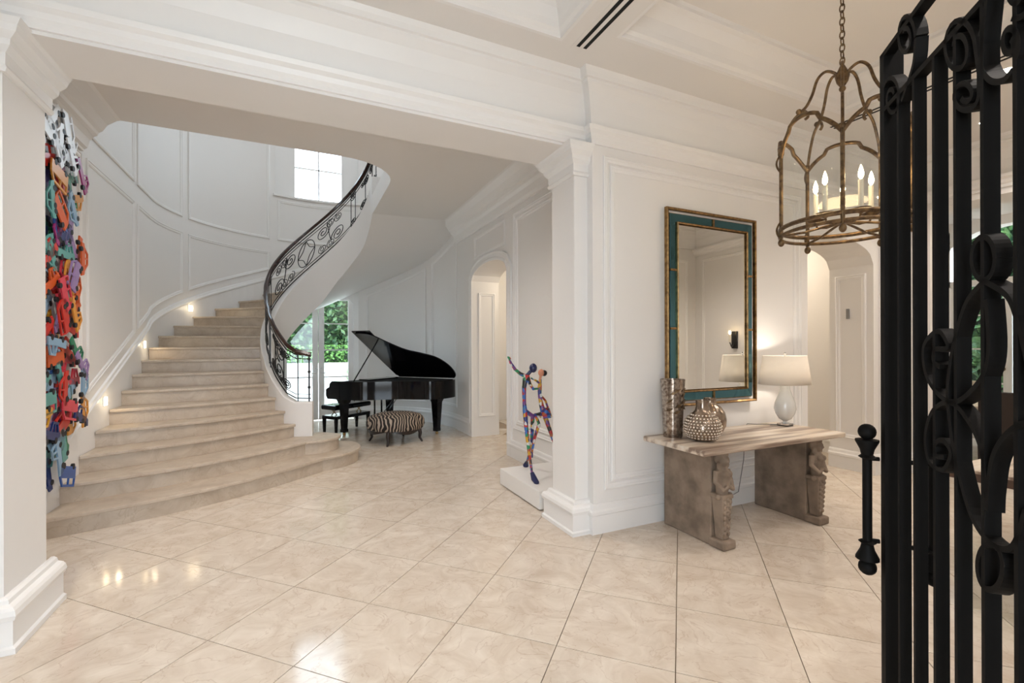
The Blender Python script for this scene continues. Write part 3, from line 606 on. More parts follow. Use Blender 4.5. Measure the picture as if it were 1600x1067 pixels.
# mirror
mr = thing('wall_mirror', (3.655, 3.25, 1.06), 'tall wall mirror in aged gold frame with blue glass border', 'mirror')
X0, X1, Z0, Z1 = 3.08, 4.23, 1.06, 2.85; yb, yf = 3.279, 3.225
MB().box(X0 + .02, X1 - .02, yf + .02, yb, Z0 + .02, Z1 - .02).build('backing', 'gold', mr)
def frame(i, wd, y, nm):
    MB().sweep([(X0 + i, y, Z0 + i), (X0 + i, y, Z1 - i), (X1 - i, y, Z1 - i), (X1 - i, y, Z0 + i)][::-1], [(0, -1, 0)] * 4, [(0, -.02), (0, .012), (-wd * .5, .02), (-wd, .012), (-wd, -.02)], True).build(nm, 'gold', mr)
frame(0, -.022, yf, 'outer_frame'); frame(.12, -.016, yf, 'inner_frame')
MB().box(X0 + .13, X1 - .13, yf + .004, yf + .01, Z0 + .13, Z1 - .13).build('mirror_glass', 'mirror', mr)
zs = [Z0 + .03, Z0 + .12, Z0 + .70, Z0 + 1.24, Z1 - .12]; xm = (X0 + X1) / 2
for xa_, xb_ in ((X0 + .03, X0 + .12), (X1 - .12, X1 - .03)):
    for za, zb in zip(zs[1:], zs[2:]): MB().box(xa_, xb_, yf + .002, yf + .01, za, zb).build('border_glass', 'bluemirror', mr)
    for z in zs[2:4]: MB().box(xa_, xb_, yf - .008, yf + .01, z - .01, z + .01).build('divider', 'gold', mr)
for za, zb in ((Z0 + .03, Z0 + .12), (Z1 - .12, Z1 - .03)):
    for xa_, xb_ in ((X0 + .03, xm), (xm, X1 - .03)): MB().box(xa_, xb_, yf + .002, yf + .01, za, zb).build('border_glass', 'bluemirror', mr)
    MB().box(xm - .01, xm + .01, yf - .008, yf + .01, za, zb).build('divider', 'gold', mr)
# lamp and vases on the table
lx, ly, TZ = 4.36, 2.99, .81
lm = thing('table_lamp', (lx, ly, TZ), 'milky glass teardrop table lamp with white oval shade on the console', 'lamp')
MB().box(lx - .05, lx + .05, ly - .05, ly + .05, TZ, TZ + .025).build('base', 'clear', lm)
MB().lathe([(.02, .025), (.02, .05), (.055, .07), (.085, .12), (.098, .17), (.09, .23), (.065, .30), (.045, .36), (.038, .41), (.03, .43)], (lx, ly, TZ), 28).build('body', 'milk', lm, smooth=True)
MB().tube([(lx, ly, TZ + .42), (lx, ly, TZ + .70)], .008).build('stem', 'chrome', lm); MB().ball((lx, ly, TZ + .71), .014, 8).build('finial', 'chrome', lm)
shd = MB(); n = 40; vs = []
for z, k in ((TZ + .41, 1.0), (TZ + .69, .84)): vs += [(lx + .275 * k * cos(2 * pi * i / n), ly + .20 * k * sin(2 * pi * i / n), z) for i in range(n)]
shd.add(vs, [(i, (i + 1) % n, n + (i + 1) % n, n + i) for i in range(n)]); so = shd.build('lamp_shade', 'shade', lm, smooth=True); md = so.modifiers.new('thick', 'SOLIDIFY'); md.thickness = .003
MB().ball((lx, ly, TZ + .53), .03, 8).build('bulb', 'milk', lm, smooth=True); lamp('lamp_light', 'POINT', (lx, ly, TZ + .60), 13, (1, .9, .78), .03)
MB().tube([(lx - .03, ly + .05, TZ + .005), (lx - .1, ly + .12, TZ + .006), (lx - .2, ly + .16, TZ + .005), (lx - .25, 3.215, TZ + .004), (lx - .26, 3.235, .78), (lx - .28, 3.235, .45), (lx - .36, 3.232, .14), (lx - .48, 3.232, .11), (lx - .60, 3.236, .13)], .004).build('cord', 'grey', lm)
vx, vy = 2.97, 3.06
v = thing('tall_vase', (vx, vy, TZ), 'tall flared mercury glass vase with leaf pattern on the table', 'vase')
MB().lathe([(.08, 0), (.082, .01), (.086, .15), (.095, .35), (.105, .50), (.100, .50), (.09, .35), (.08, .02), (.001, .015)], (vx, vy, TZ), 32).build('body', 'silver', v, smooth=True)
lf = MB()
for i in range(14):
    a = random.uniform(3.4, 6.2); z = TZ + .22 + random.random() * .22; r_ = .097 + .03 * (z - TZ - .3); c = Vector((vx + r_ * cos(a), vy + r_ * sin(a), z)); u = Vector((-sin(a), cos(a), random.uniform(.3, 1))).normalized() * .035; w_ = Vector((cos(a), sin(a), 0)); q = u.cross(w_).normalized() * .012
    lf.prism([c - u, c + q, c + u, c - q], w_ * .004)
lf.build('etched_leaves', 'bronze', v)
def hob(x, y, prof, n, label, name):
    t = thing(name, (x, y, TZ), label, 'vase'); MB().lathe(prof, (x, y, TZ), 36).build('body', 'silver2', t, smooth=True); return t
t = hob(3.075, 2.83, [(.07, 0), (.11, .02), (.142, .075), (.146, .12), (.128, .175), (.09, .215), (.06, .25), (.05, .29), (.055, .335), (.048, .335), (.042, .29), (.05, .24)], 0, 'round silvery bottle vase covered in raised beads', 'beaded_vase')
b = MB()
for i in range(9):
    z = .03 + i * .023; r_ = lerp([(0, .07), (.02, .11), (.075, .142), (.12, .146), (.175, .128), (.215, .09), (.25, .06)], z); k = int(r_ * 2 * pi / .027)
    for j in range(k): a = 2 * pi * (j + .5 * (i % 2)) / k; b.ball((3.075 + r_ * cos(a), 2.83 + r_ * sin(a), TZ + z), .0105, 5)
o = b.build('beads', 'beadglass', t, smooth=True); o['kind'] = 'stuff'
hob(3.34, 2.99, [(.06, 0), (.10, .02), (.132, .08), (.138, .14), (.125, .20), (.09, .25), (.055, .275), (.048, .30), (.055, .325), (.047, .325), (.04, .29)], 0, 'round smooth mercury glass vase behind the beaded one', 'smooth_vase')
tag(MB().box(6.428, 6.45, 3.55, 3.585, 1.94, 2.07).build('wall_hook', 'grey', org=(6.44, 3.57, 2.0), bevel=.004), 'small slim grey metal fitting on the panelled arch jamb', 'fitting')
ot = thing('wall_outlet', (3.75, 3.25, .14), 'small white outlet plate in the baseboard under the console', 'outlet'); MB().box(3.71, 3.79, 3.24, 3.252, .08, .19).build('plate', 'white', ot); MB().box(3.73, 3.77, 3.236, 3.242, .10, .16).build('socket', 'trim', ot)
# wall sconce seen in the mirror
t = thing('wall_sconce', (6.97, .75, 1.7), 'candle wall sconce beside the dining room opening', 'sconce'); MB().box(6.96, 7.0, .70, .80, 1.55, 1.85).build('backplate', 'iron', t)
MB().tube([(6.97, .75, 1.62), (6.9, .75, 1.58), (6.86, .75, 1.66)], .01).build('arm', 'iron', t); MB().lathe([(.018, 0), (.018, .14)], (6.86, .75, 1.66), 10).build('candle', 'candle', t); MB().ball((6.86, .75, 1.83), .018, 8, 1.7).build('flame_bulb', 'flame', t)
# ------------------------------------------------------------------ lantern
def sm3(c):
    c = [Vector(p) for p in c]; a = smooth_poly([(p.x, p.y) for p in c], 5); b = smooth_poly([(p.z, 0) for p in c], 5); return [(u[0], u[1], v[0]) for u, v in zip(a, b)]
LX, LY, LR = 3.5, 1.97, .385; zb, zt = 2.40, 2.98
ln = thing('hanging_lantern', (LX, LY, zb), 'round bronze and glass hanging lantern with lit candles on a chain', 'lantern')
A5 = [209.4 + 72 * i for i in range(5)]
def LP(a, r, z): return Vector((LX + r * cos(radians(a)), LY + r * sin(radians(a)), z))
for z, r_ in ((zb, .013), (zb + .05, .016)): MB().tube([LP(i * 9, LR, z) for i in range(40)], r_, 8, True).build('bottom_ring', 'bronze', ln, smooth=True)
for a in A5:
    p = MB().tube([LP(a, LR, zb - .02), LP(a, LR, zt)], .013, 8).build('post', 'bronze', ln, smooth=True); MB().ball(LP(a, LR, zb - .05), .022, 8, 1.3).build('finial', 'bronze', p, smooth=True); MB().ball(LP(a, LR, zt + .02), .022, 8, 1.2).build('knop', 'bronze', p, smooth=True)
    MB().tube([LP(a, LR + .03 * sin(t * pi), zt - .12 + .14 * t) for t in [i / 8 for i in range(9)]], .007).build('side_scroll', 'bronze', p, smooth=True)
    MB().tube([LP(a, LR + .03 * sin(t * pi), zb - .03 + .14 * t) for t in [i / 8 for i in range(9)]], .007).build('side_scroll', 'bronze', p, smooth=True)
    pts = []
    for i in range(25):
        u = i / 24; h = .16 * (1 - abs(2 * u - 1) ** 2.2) + (.03 if .25 < u < .75 else 0); pts.append(LP(a + 72 * u, LR, zt - .01 + h))
    MB().tube(pts, .014, 8).build('top_arch', 'bronze', ln, smooth=True)
    g_ = MB(); vs = []
    for i in range(13): u = i / 12; vs += [LP(a + 72 * u, LR - .006, zb + .05), LP(a + 72 * u, LR - .006, zt - .01 + .16 * (1 - abs(2 * u - 1) ** 2.2))]
    g_.add(vs, [(2 * i, 2 * i + 2, 2 * i + 3, 2 * i + 1) for i in range(12)]).build('glass_pane', 'pane', ln, smooth=True)
    MB().tube(sm3([LP(a, LR, zt), LP(a, LR * .93, zt + .12), LP(a, LR * .80, zt + .25), LP(a, LR * .62, zt + .31), LP(a, LR * .55, zt + .27), LP(a, LR * .60, zt + .25)]), .010, 8).build('lower_scroll', 'bronze', ln, smooth=True)
    q = MB().tube(sm3([LP(a, LR * .70, zt + .30), LP(a, LR * .58, zt + .34), LP(a, LR * .48, zt + .42), LP(a, LR * .40, zt + .52), LP(a, LR * .27, zt + .57), LP(a, LR * .12, zt + .55), LP(a, .01, zt + .50)]), .010, 8).build('upper_scroll', 'bronze', ln, smooth=True)
    MB().ball(LP(a, LR * .70, zt + .31), .02, 8).build('knop', 'bronze', q, smooth=True)
    MB().tube([LP(a, LR, zb), LP(a, LR * .6, zb + .015), LP(a, LR * .25, zb + .05), LP(a, .01, zb + .07)], .009, 6).build('bottom_arm', 'bronze', ln, smooth=True)
MB().tube([(LX, LY, zb + .02), (LX, LY, zt + .55)], .007).build('stem', 'bronze', ln); MB().lathe([(.01, .44), (.035, .48), (.045, .52), (.03, .56), (.012, .60)], (LX, LY, zt), 14).build('crown', 'bronze', ln, smooth=True)
for i in range(5):
    a = A5[0] + 36 + 72 * i; p = LP(a, .17, zb + .10)
    c_ = MB().lathe([(.004, -.02), (.02, -.01), (.055, .012), (.058, .018), (.012, .015)], p, 14).build('candle_cup', 'bronze', ln, smooth=True)
    MB().tube([(LX, LY, zb + .07), LP(a, .10, zb + .05), LP(a, .16, zb + .06), p], .008).build('arm', 'bronze', c_, smooth=True)
    MB().lathe([(.016, .015), (.016, .21)], p, 10).build('candle', 'candle', c_); MB().lathe([(.002, .21), (.014, .23), (.017, .25), (.010, .285), (.002, .31)], p, 10).build('flame_bulb', 'flame', c_, smooth=True)
    lamp('candle_light', 'POINT', (p.x, p.y, p.z + .25), 6, (1, .76, .46), .02)
z = zt + .60; i = 0
while z < 4.10:
    v_ = [(.016 * cos(t), 0, .03 * sin(t)) for t in [2 * pi * j / 12 for j in range(12)]]
    MB().tube([(LX + (x if i % 2 else 0), LY + (0 if i % 2 else x), z + .025 + y) for x, _, y in v_], .0045, 5, True).build('chain_link', 'bronze', ln, smooth=True); z += .047; i += 1
MB().lathe([(.07, 0), (.06, -.03), (.02, -.05)], (LX, LY, 4.12), 16).build('ceiling_rose', 'bronze', ln, smooth=True)
# ------------------------------------------------------------------ sculpture on plinth
tag(MB().box(2.13, 2.80, 3.95, 4.91, .012, .19).box(2.17, 2.78, 3.99, 4.87, 0, .02).build('plinth', 'white', org=(2.46, 4.43, 0), bevel=.006), 'low white plinth under the dancing figures beside the pillar', 'plinth')
F_ = Vector((.42262, .90631, 0)); R_ = Vector((.90631, -.42262, 0))
def px(x, y, t): return F_ * t + R_ * (t * (x - 800) / 722) + Vector((0, 0, 1.6 - (y - 541) / 722 * t))
def figure(name, label, chains, balls):
    t = thing(name, px(*balls[0][0]) * 1.0, label, 'sculpture')
    b = MB()
    for ch, rad in chains: b.tube([px(*c) for c in ch], [r * .74 for r in rad], 10)
    for ch, rad in chains:
        for c, r in zip(ch, rad): b.ball(px(*c), r * .75, 8)
    o = b.build('body', 'patch', t, smooth=True); rm = o.modifiers.new('fuse', 'REMESH'); rm.mode = 'VOXEL'; rm.voxel_size = .004; rm.use_smooth_shade = True
    return t
mn = figure('dancing_man_sculpture', 'patchwork painted dancing man with navy head and raised arm', [
    ([(821, 590, 4.98), (818.6, 607, 4.98), (819, 630, 5.0), (820, 642, 5.0)], [.042, .032, .028, .036]),
    ([(820, 642, 5.0), (822, 670, 4.95), (826, 706, 4.86), (830.6, 738, 4.79)], [.036, .03, .024, .017]),
    ([(820, 642, 5.0), (832, 650, 5.06), (831, 676, 5.14), (829, 702, 5.24), (822, 724, 5.38)], [.036, .034, .026, .022, .018]),
    ([(821, 588, 4.98), (813, 584, 4.96), (804.7, 577, 4.94), (798, 567, 4.92), (795, 559, 4.9)], [.034, .026, .023, .020, .012]),
    ([(824, 587, 4.98), (828, 600, 4.93), (833, 608, 4.95), (842, 607, 5.02)], [.03, .024, .02, .015])], [((830.6, 754.6, 4.757), 0)])
MB().ball(px(833, 575, 4.98), .042, 12, 1.2).tube([px(822, 588, 4.98), px(829, 580, 4.98)], .02, 10).build('head', 'navy', mn, smooth=True)
MB().tube([px(830.6, 738, 4.79), px(834, 748, 4.765), px(838, 754, 4.74)], [.02, .032, .026], 10).ball(px(838, 753.6, 4.74), .026, 8).build('front_foot', 'navy', mn, smooth=True)
MB().tube([px(822.5, 722, 5.38), px(821, 727, 5.40)], [.02, .035], 10).ball(px(821, 727, 5.40), .034, 8, .8).build('rear_foot', 'navy', mn, smooth=True)
MB().tube([px(795, 559, 4.9), px(793, 557, 4.9)], [.014, .005], 8).tube([px(796, 559, 4.9), px(798, 561, 4.88)], [.01, .004], 8).build('hand', 'redblack', mn, smooth=True)
wm = figure('dancing_woman_sculpture', 'patchwork painted dancing woman with black bun beside the man', [
    ([(844, 594, 5.1), (843, 606, 5.1), (843, 619, 5.1), (846, 634, 5.1), (850, 648, 5.1)], [.022, .034, .026, .036, .05]),
    ([(851, 650, 5.1), (858, 670, 5.08), (864, 688, 5.06), (869, 700, 5.04), (876, 718, 4.98), (881, 733, 4.94)], [.04, .03, .024, .02, .017, .016]),
    ([(849, 646, 5.1), (836, 648, 5.06), (842, 662, 5.0), (835, 684, 5.0), (831, 704, 5.02), (831, 714, 5.05)], [.036, .026, .026, .022, .017, .013]),
    ([(844, 600, 5.1), (838, 595, 5.04), (830, 591, 5.0)], [.02, .015, .012]),
    ([(845, 618, 5.1), (852, 626, 5.14), (856, 638, 5.14), (854, 646, 5.12)], [.018, .016, .016, .016])], [((850, 738, 5.05), 0)])
MB().ball(px(845.4, 582.5, 5.1), .034, 10, 1.2).tube([px(844.6, 586, 5.1), px(843.5, 595, 5.1)], .015, 8).build('head', 'skin', wm, smooth=True)
MB().ball(px(850, 583, 5.12), .034, 10).build('hair_bun', 'hair', wm, smooth=True)
MB().lathe([(.045, .10), (.075, 0), (.07, 0), (.04, .10)], px(852, 652, 5.1), 16).build('skirt', 'redblack', wm, smooth=True)
# ------------------------------------------------------------------ piano, bench, ottoman
O_ = Vector((.48, 9.03, 0)); Lv = Vector((.6, -.8, 0)); Kv = Vector((.8, .6, 0))
def Q(l, w_, z=0): return O_ + Lv * l + Kv * w_ + Vector((0, 0, z))
pn = thing('grand_piano', tuple(Q(.9, .8)), 'black lacquered grand piano with its lid propped open', 'piano')
bent = smooth_poly([(.55, 0), (.78, .05), (1.0, .28), (1.25, .50), (1.55, .62), (1.80, .74), (1.92, .93), (1.95, 1.14), (1.91, 1.33), (1.82, 1.43)])
case = [(.34, 0)] + bent + [(.34, 1.45)]
MB().prism([Q(l, w_, .66) for l, w_ in case], (0, 0, .32)).build('case', 'black', pn, smooth=True)
pr = [(.36, .98), (.15, .98), (.10, .94), (.085, .87), (.03, .85), (0, .83), (0, .72), (.04, .66), (.36, .66)]
for w_ in (0, 1.38): MB().prism([Q(l, w_, z) for l, z in pr], Kv * .07).build('cheek', 'black', pn)
kb = MB().prism([Q(l, .07, .68) for l in ()] or [Q(0.02, .07, .66), Q(.36, .07, .66), Q(.36, 1.38, .66), Q(.02, 1.38, .66)], (0, 0, .06)).build('key_bed', 'black', pn)
for i in range(52): MB().prism([Q(.06, .075 + i * .0251, .72), Q(.21, .075 + i * .0251, .72), Q(.21, .099 + i * .0251, .72), Q(.06, .099 + i * .0251, .72)], (0, 0, .022)).build('white_key', 'felt', pn)
MB().prism([Q(.21, .07, .70), Q(.36, .07, .70), Q(.36, 1.38, .70), Q(.21, 1.38, .70)], (0, 0, .20)).build('fallboard', 'black', pn)
MB().prism([Q(.46, .35, .985), Q(.46, .35, 1.005), Q(.72, .35, 1.005), Q(.72, .35, .985)], Kv * .75).build('music_desk', 'black', pn)
MB().prism([Q(l * .97 + .03, w_ * .97 + .02, .979) for l, w_ in case], (0, 0, .004)).build('case_shade_sheet', 'slot', pn)  # matte black sheet standing in for the shade inside the open case
th = radians(36)
def LQ(l, w_, up=0): d = 1.45 - w_; return Q(l, 1.45 - d * cos(th) + up * sin(th), 0.986 + d * sin(th) + up * cos(th))
lid = [(.44, 0)] + bent + [(.44, 1.45)]
nrm = LQ(0, 0, .022) - LQ(0, 0, 0); MB().prism([LQ(l, w_) for l, w_ in lid], nrm).build('lid', 'black', pn, smooth=True)
MB().prism([LQ(l, w_, .026) for l, w_ in ((.36, -.03), (.80, -.03), (.80, 1.44), (.36, 1.44))], nrm * .8).build('lid_flap', 'black', pn)
MB().tube([Q(.62, .06, .97), LQ(.72, .30, -.005)], .011, 8).build('prop_stick', 'black', pn)
for l, w_, s_ in ((.30, .15, 1), (.30, 1.32, 1), (1.72, 1.02, 1.15)):
    c = Q(l, w_); lg = MB().obox(c, Lv.xy, Kv.xy, .065 * s_, .065 * s_, .10, .66, .62, .62).obox(c, Lv.xy, Kv.xy, .10, .10, .58, .665, .7, .7).obox(c, Lv.xy, Kv.xy, .05, .05, .055, .11).build('leg', 'black', pn)
    MB().lathe([(.012, .06), (.018, .05), (.018, .045)], (c.x, c.y, 0), 10).lathe([(.02, 0), (.028, .012), (.028, .034), (.02, .046)], (c.x, c.y, 0), 12).build('caster', 'brass', lg, smooth=True)
ly_ = MB().prism([Q(.50, .60, .16), Q(.62, .60, .16), Q(.62, .86, .16), Q(.50, .86, .16)], (0, 0, .05)).tube([Q(.56, .64, .2), Q(.56, .64, .67)], .016).tube([Q(.56, .82, .2), Q(.56, .82, .67)], .016).build('pedal_lyre', 'black', pn)
for w_ in (.66, .73, .80): MB().prism([Q(.38, w_ - .012, .10), Q(.52, w_ - .012, .16), Q(.52, w_ + .012, .16), Q(.38, w_ + .012, .10)], (0, 0, .012)).build('pedal', 'brass', ly_)
for w_ in (.68, .78): MB().tube([Q(.60, w_, .2), Q(1.0, w_, .66)], .006).build('brace_rod', 'black', pn)
bc = Vector((.87, 9.36, 0)); be = thing('piano_bench', bc, 'black tufted piano bench with brass scissor frame at the keyboard', 'bench')
MB().obox(bc, Kv.xy, Lv.xy, .44, .20, .44, .53).build('cushion', 'black', be, bevel=.03)
for i in (-.27, 0, .27):
    for j in (-.09, .09): c = bc + Kv * i + Lv * j; MB().ball((c.x, c.y, .53), .012, 6, .5).build('button', 'black', be)
MB().obox(bc, Kv.xy, Lv.xy, .42, .18, .27, .33).build('frame', 'black', be)
for sx in (-1, 1):
    for sy in (-1, 1):
        c = bc + Kv * .39 * sx + Lv * .155 * sy; MB().obox(c, Kv.xy, Lv.xy, .026, .026, 0, .28, .65, .65).build('leg', 'black', be)
    for d_ in (-1, 1): c = bc + Kv * .3 * sx; MB().tube([c + Kv * .06 * d_ + Vector((0, 0, .33)), c - Kv * .06 * d_ + Vector((0, 0, .445))], .008).build('scissor_arm', 'brass', be)
oc = Vector((1.52, 7.93, 0)); ott = thing('zebra_ottoman', oc, 'round ottoman in zebra print on dark curved legs by the piano', 'ottoman')
MB().lathe([(.40, .21), (.46, .24), (.485, .30), (.48, .36), (.455, .41), (.42, .44), (.30, .475), (.001, .495)], oc, 44).build('cushion', 'zebra', ott, smooth=True)
n = 64; ap = MB(); vs = []
for i in range(n):
    a = 2 * pi * i / n; dz = .055 * (.5 + .5 * cos(4 * (a - .3))); x, y = oc.x + .44 * cos(a), oc.y + .44 * sin(a); vs += [(x, y, .255), (x, y, .20 - dz * .9 + .02), (oc.x + .41 * cos(a), oc.y + .41 * sin(a), .20 - dz * .9 + .02), (oc.x + .41 * cos(a), oc.y + .41 * sin(a), .255)]
ap.add(vs, [(4 * i + k, 4 * i + (k + 1) % 4, 4 * ((i + 1) % n) + (k + 1) % 4, 4 * ((i + 1) % n) + k) for i in range(n) for k in range(4)]).build('apron', 'dark', ott, smooth=True)
for i in range(4):
    a = .3 + pi / 4 + i * pi / 2; d = Vector((cos(a), sin(a), 0)); MB().tube([oc + d * .40 + Vector((0, 0, .24)), oc + d * .42 + Vector((0, 0, .15)), oc + d * .41 + Vector((0, 0, .07)), oc + d * .455 + Vector((0, 0, .0))], [.035, .032, .022, .016], 10).build('leg', 'dark', ott, smooth=True)
# ------------------------------------------------------------------ hanging wall sculpture of toy cars
art = thing('toy_car_sculpture', (-1.95, 5.2, .4), 'tall wall sculpture of tangled colourful cut-out toy cars, white at the top', 'sculpture')
def car_mesh(kind):
    b = MB(); h = .012
    body = {0: [(-.14, .03), (-.14, .07), (-.10, .085), (.09, .085), (.13, .075), (.145, .03)], 1: [(-.13, .03), (-.135, .11), (.13, .11), (.14, .07), (.14, .03)], 2: [(-.15, .03), (-.15, .085), (.02, .08), (.14, .085), (.15, .03)]}[kind]
    roof = {0: [(-.10, .08), (-.06, .135), (.03, .135), (.085, .082)], 1: [(-.13, .10), (-.125, .16), (.08, .16), (.13, .10)], 2: [(.0, .08), (.02, .14), (.09, .14), (.12, .082)]}[kind]
    b.prism([(0, y, z) for y, z in body], (h, 0, 0)); b.ribbon([(0, y, z) for y, z in roof], .016, h, (1, 0, 0))
    xm = (roof[1][0] + roof[2][0]) / 2; b.prism([(0, xm - .006, .08), (0, xm + .006, .08), (0, xm + .006, roof[1][1]), (0, xm - .006, roof[1][1])], (h, 0, 0))
    return b
def wheel_mesh(): return MB().add([(x, .021 * cos(t), .021 * sin(t)) for x in (-.004, .016) for t in [2 * pi * i / 12 for i in range(12)]], [tuple(range(12))[::-1], tuple(range(12, 24))] + [(i, (i + 1) % 12, 12 + (i + 1) % 12, 12 + i) for i in range(12)])
protos = {}
wh = wheel_mesh().build('wheel', 'tyre'); WM = wh.data; bpy.data.objects.remove(wh)
rows = 36
for i in range(rows):
    for j in range(5):
        z = .58 + i * (3.56 - .58) / (rows - 1) + random.uniform(-.04, .04); y = 4.80 + j * .215 + random.uniform(-.05, .05) + .04 * sin(i * .9)
        if z < .85 and y > 5.4 + (z - .55): continue
        y = min(y, 5.66); kind = random.randrange(3); ci = random.randrange(12); white = z > 3.26  # cars above this height are white
        key = (kind, 'w' if white else ci)
        if key not in protos:
            o = car_mesh(kind).build('toy_car', CARW if white else CARM[ci]); protos[key] = o.data; o.name = 'toy_car'
        else: o = bpy.data.objects.new('toy_car', protos[key]); col.objects.link(o)
        o.parent = art; o.location = Vector((-1.945 + random.choice((0.0, .03, .06, .09)), y, z)) - Vector((-1.95, 5.2, .4))
        o.scale = (1, 1.12, 1.3); o.rotation_euler = (random.choice((random.gauss(0, .5), random.gauss(1.4, .4), random.gauss(-1.3, .4), random.gauss(3.0, .5))), 0, 0)
        for yy in (-.085, .085):
            q = bpy.data.objects.new('wheel', WM); col.objects.link(q); q.parent = o; q.location = (-.002, yy, .03)
MB().box(-1.97, -1.95, 4.80, 5.5, .6, 3.4).build('mount', 'trim', art)
# ------------------------------------------------------------------ iron entrance gate (open leaf)
GE = Vector((1.66, .825, 0)); gd = Vector((-.695, -.719, 0)).normalized(); gn = Vector((.719, -.695, 0)).normalized()
gt = thing('iron_gate', GE, 'open black wrought iron entrance gate leaf with scrollwork', 'gate')
def G(l, z, o=0): return GE + gd * l + gn * o + Vector((0, 0, z))
def gp(x, y):
    """pixel on the gate plane -> (l, z)"""
    d = F_ + R_ * ((x - 800) / 722); t = GE.dot(gn) / d.dot(gn); p = d * t; return ((p - GE).dot(gd), 1.6 - (y - 541) / 722 * t)
DP = .028
def bar(name, l, z0, z1, wd=.012, dp=DP): return MB().prism([G(l, z0), G(l + wd, z0), G(l + wd, z0, dp), G(l, z0, dp)], (0, 0, z1 - z0)).build(name, 'gate', gt)
ZT, ZM = 2.505, 2.33
bar('stile', 0, .02, ZT, .03, .05); bar('hinge_stile', 1.12, .02, ZT, .04, .05)
for z in (ZT - .015, ZM - .012, .06, .30): MB().prism([G(.0, z), G(1.16, z), G(1.16, z, DP), G(0, z, DP)], (0, 0, .015)).build('rail', 'gate', gt)
for x in (1402, 1426, 1457, 1490, 1532, 1583): bar('bar', gp(x, 500)[0], .06, ZM)
for l in (.68, .78, .88, .98, 1.06): bar('bar', l, .06, ZM)
def gscroll(pts, name='scroll', wd=.012): MB().ribbon([G(*gp(x, y)) for x, y in pts], wd, DP, gn).build(name, 'gate', gt)
def ell(cx_, cy_, rx, ry, t0, turns, end=.3, n=30): return [(cx_ + rx * (1 - (1 - end) * i / n) * cos(t0 + turns * 2 * pi * i / n), cy_ + ry * (1 - (1 - end) * i / n) * sin(t0 + turns * 2 * pi * i / n)) for i in range(n + 1)]
def sm(c): return smooth_poly(c, 6)
gscroll(ell(1416, 60, 15, 37, 0, -1.4)); gscroll(ell(1394, 155, 15, 36, pi, 1.4)); gscroll(sm([(1431, 62), (1428, 100), (1416, 140), (1409, 160)]))
gscroll(ell(1498, 78, 27, 50, 0, -1.45)); gscroll(ell(1508, 150, 22, 28, 0, 1.4)); gscroll([(1525, 78), (1530, 115), (1530, 150)])
gscroll(sm([(1542, 0), (1536, 60), (1534, 105), (1548, 128), (1568, 128), (1582, 112)])); gscroll(ell(1578, 70, 16, 30, pi * .3, -1.3)); gscroll(ell(1590, -10, 26, 42, pi * .6, -1.2))
gscroll(ell(1536, 406, 18, 34, 0, 1.0, 1.0), 'ring'); gscroll(ell(1545, 888, 20, 36, 0, 1.0, 1.0), 'ring')
gscroll(sm([(1537, 441), (1509, 475), (1492, 529), (1483, 576), (1480, 630), (1492, 720), (1516, 808), (1548, 852), (1580, 856), (1600, 800)]))
gscroll(sm([(1537, 441), (1573, 465), (1590, 509), (1602, 560), (1620, 640)]))
gscroll(sm([(1468, 575), (1458, 566), (1460, 548), (1474, 548), (1480, 540), (1465, 519), (1443, 542), (1445, 583), (1461, 613), (1485, 630), (1509, 620), (1536, 586), (1544, 542), (1540, 470)]))
gscroll(sm([(1474, 716), (1462, 714), (1460, 696), (1472, 690), (1484, 710), (1472, 736), (1450, 722), (1445, 680), (1458, 642), (1485, 631), (1512, 660), (1532, 706), (1540, 772)]))
gscroll(sm([(1540, 800), (1542, 765), (1550, 715), (1572, 680), (1604, 664), (1640, 690)]))
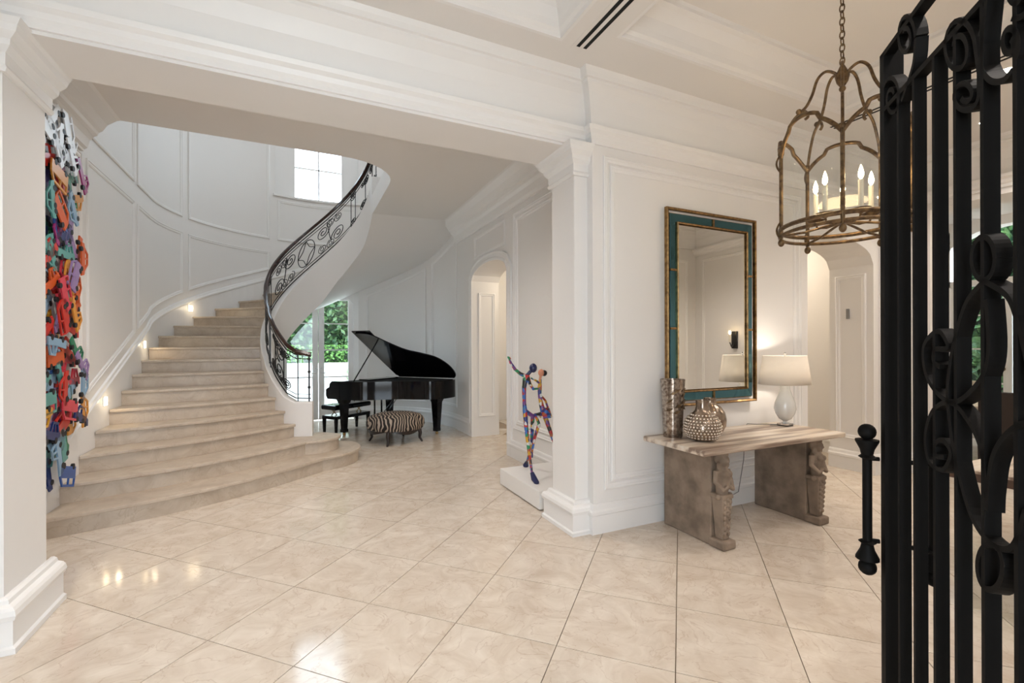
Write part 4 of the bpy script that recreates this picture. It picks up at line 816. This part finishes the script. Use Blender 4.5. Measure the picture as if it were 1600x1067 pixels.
# pull handles, one each side
for off, nm in ((-.032, 'pull_handle'), (DP + .10, 'pull_handle')):
    l0 = -.012 if off < 0 else .012; c = G(l0, 0, off); z0, z1 = .98, 1.24
    hp = MB().lathe([(.013, z0), (.013, z1)], (c.x, c.y, 0), 10).build(nm, 'gate', gt, smooth=True)
    for s_, zz in ((1, z1), (-1, z0)):
        MB().lathe([(.016, s_ * 0), (.024, s_ * .005), (.016, s_ * .012), (.020, s_ * .03), (.032, s_ * .055), (.032, s_ * .06), (.012, s_ * .062)], (c.x, c.y, zz), 14).ball((c.x, c.y, zz + s_ * .085), .025, 10).build('ball_finial', 'gate', hp, smooth=True)
        MB().tube([(c.x, c.y, zz), G(l0, zz, 0)], .007).build('standoff', 'gate', hp)
# ------------------------------------------------------------------ centre table and dining room
ct = thing('centre_table', (4.75, .85, 0), 'marble topped table with thick brown edge seen through the gate', 'table')
MB().box(4.03, 5.47, .05, 1.60, .70, .755).build('edge_band', 'walnut', ct, bevel=.006); MB().box(4.03, 5.47, .05, 1.60, .755, .775).build('table_top', 'slab', ct)
MB().lathe([(.30, 0), (.30, .05), (.12, .12), (.09, .35), (.14, .55), (.22, .70)], (4.75, .85, 0), 28).build('pedestal', 'walnut', ct, smooth=True)
dt = thing('dining_table', (8.9, 2.9, 0), 'long pale dining table in the room beyond the gate', 'table'); MB().box(8.35, 9.45, 1.4, 4.4, .72, .77).build('table_top', 'cream', dt, bevel=.01)
for x in (8.45, 9.35):
    for y in (1.5, 4.3): MB().obox((x, y), (1, 0), (0, 1), .05, .05, 0, .725, .7, .7).build('leg', 'walnut', dt)
for i, (x, y, s_) in enumerate([(8.05, 1.9, -1), (8.05, 2.6, -1), (8.05, 3.3, -1), (8.05, 4.0, -1), (9.75, 2.2, 1), (9.75, 2.9, 1), (9.75, 3.6, 1)]):
    lab = 'dark dining chair with cream seat on the near side of the dining table' if s_ < 0 else 'dark dining chair with cream seat by the garden doors'
    ch = thing('dining_chair', (x, y, 0), lab, 'chair', 'dining chairs near side' if s_ < 0 else 'dining chairs far side')
    MB().box(x - .23, x + .23, y - .23, y + .23, .42, .50).build('seat', 'cream', ch, bevel=.02); MB().box(x + s_ * .20 - .02, x + s_ * .20 + .02, y - .22, y + .22, .48, 1.02).build('backrest', 'dark' if s_ < 0 else 'cream', ch, bevel=.015)
    for a in (-1, 1):
        for b_ in (-1, 1): MB().obox((x + a * .2, y + b_ * .2), (1, 0), (0, 1), .022, .022, 0, .43, .7, .7).build('leg', 'dark', ch)
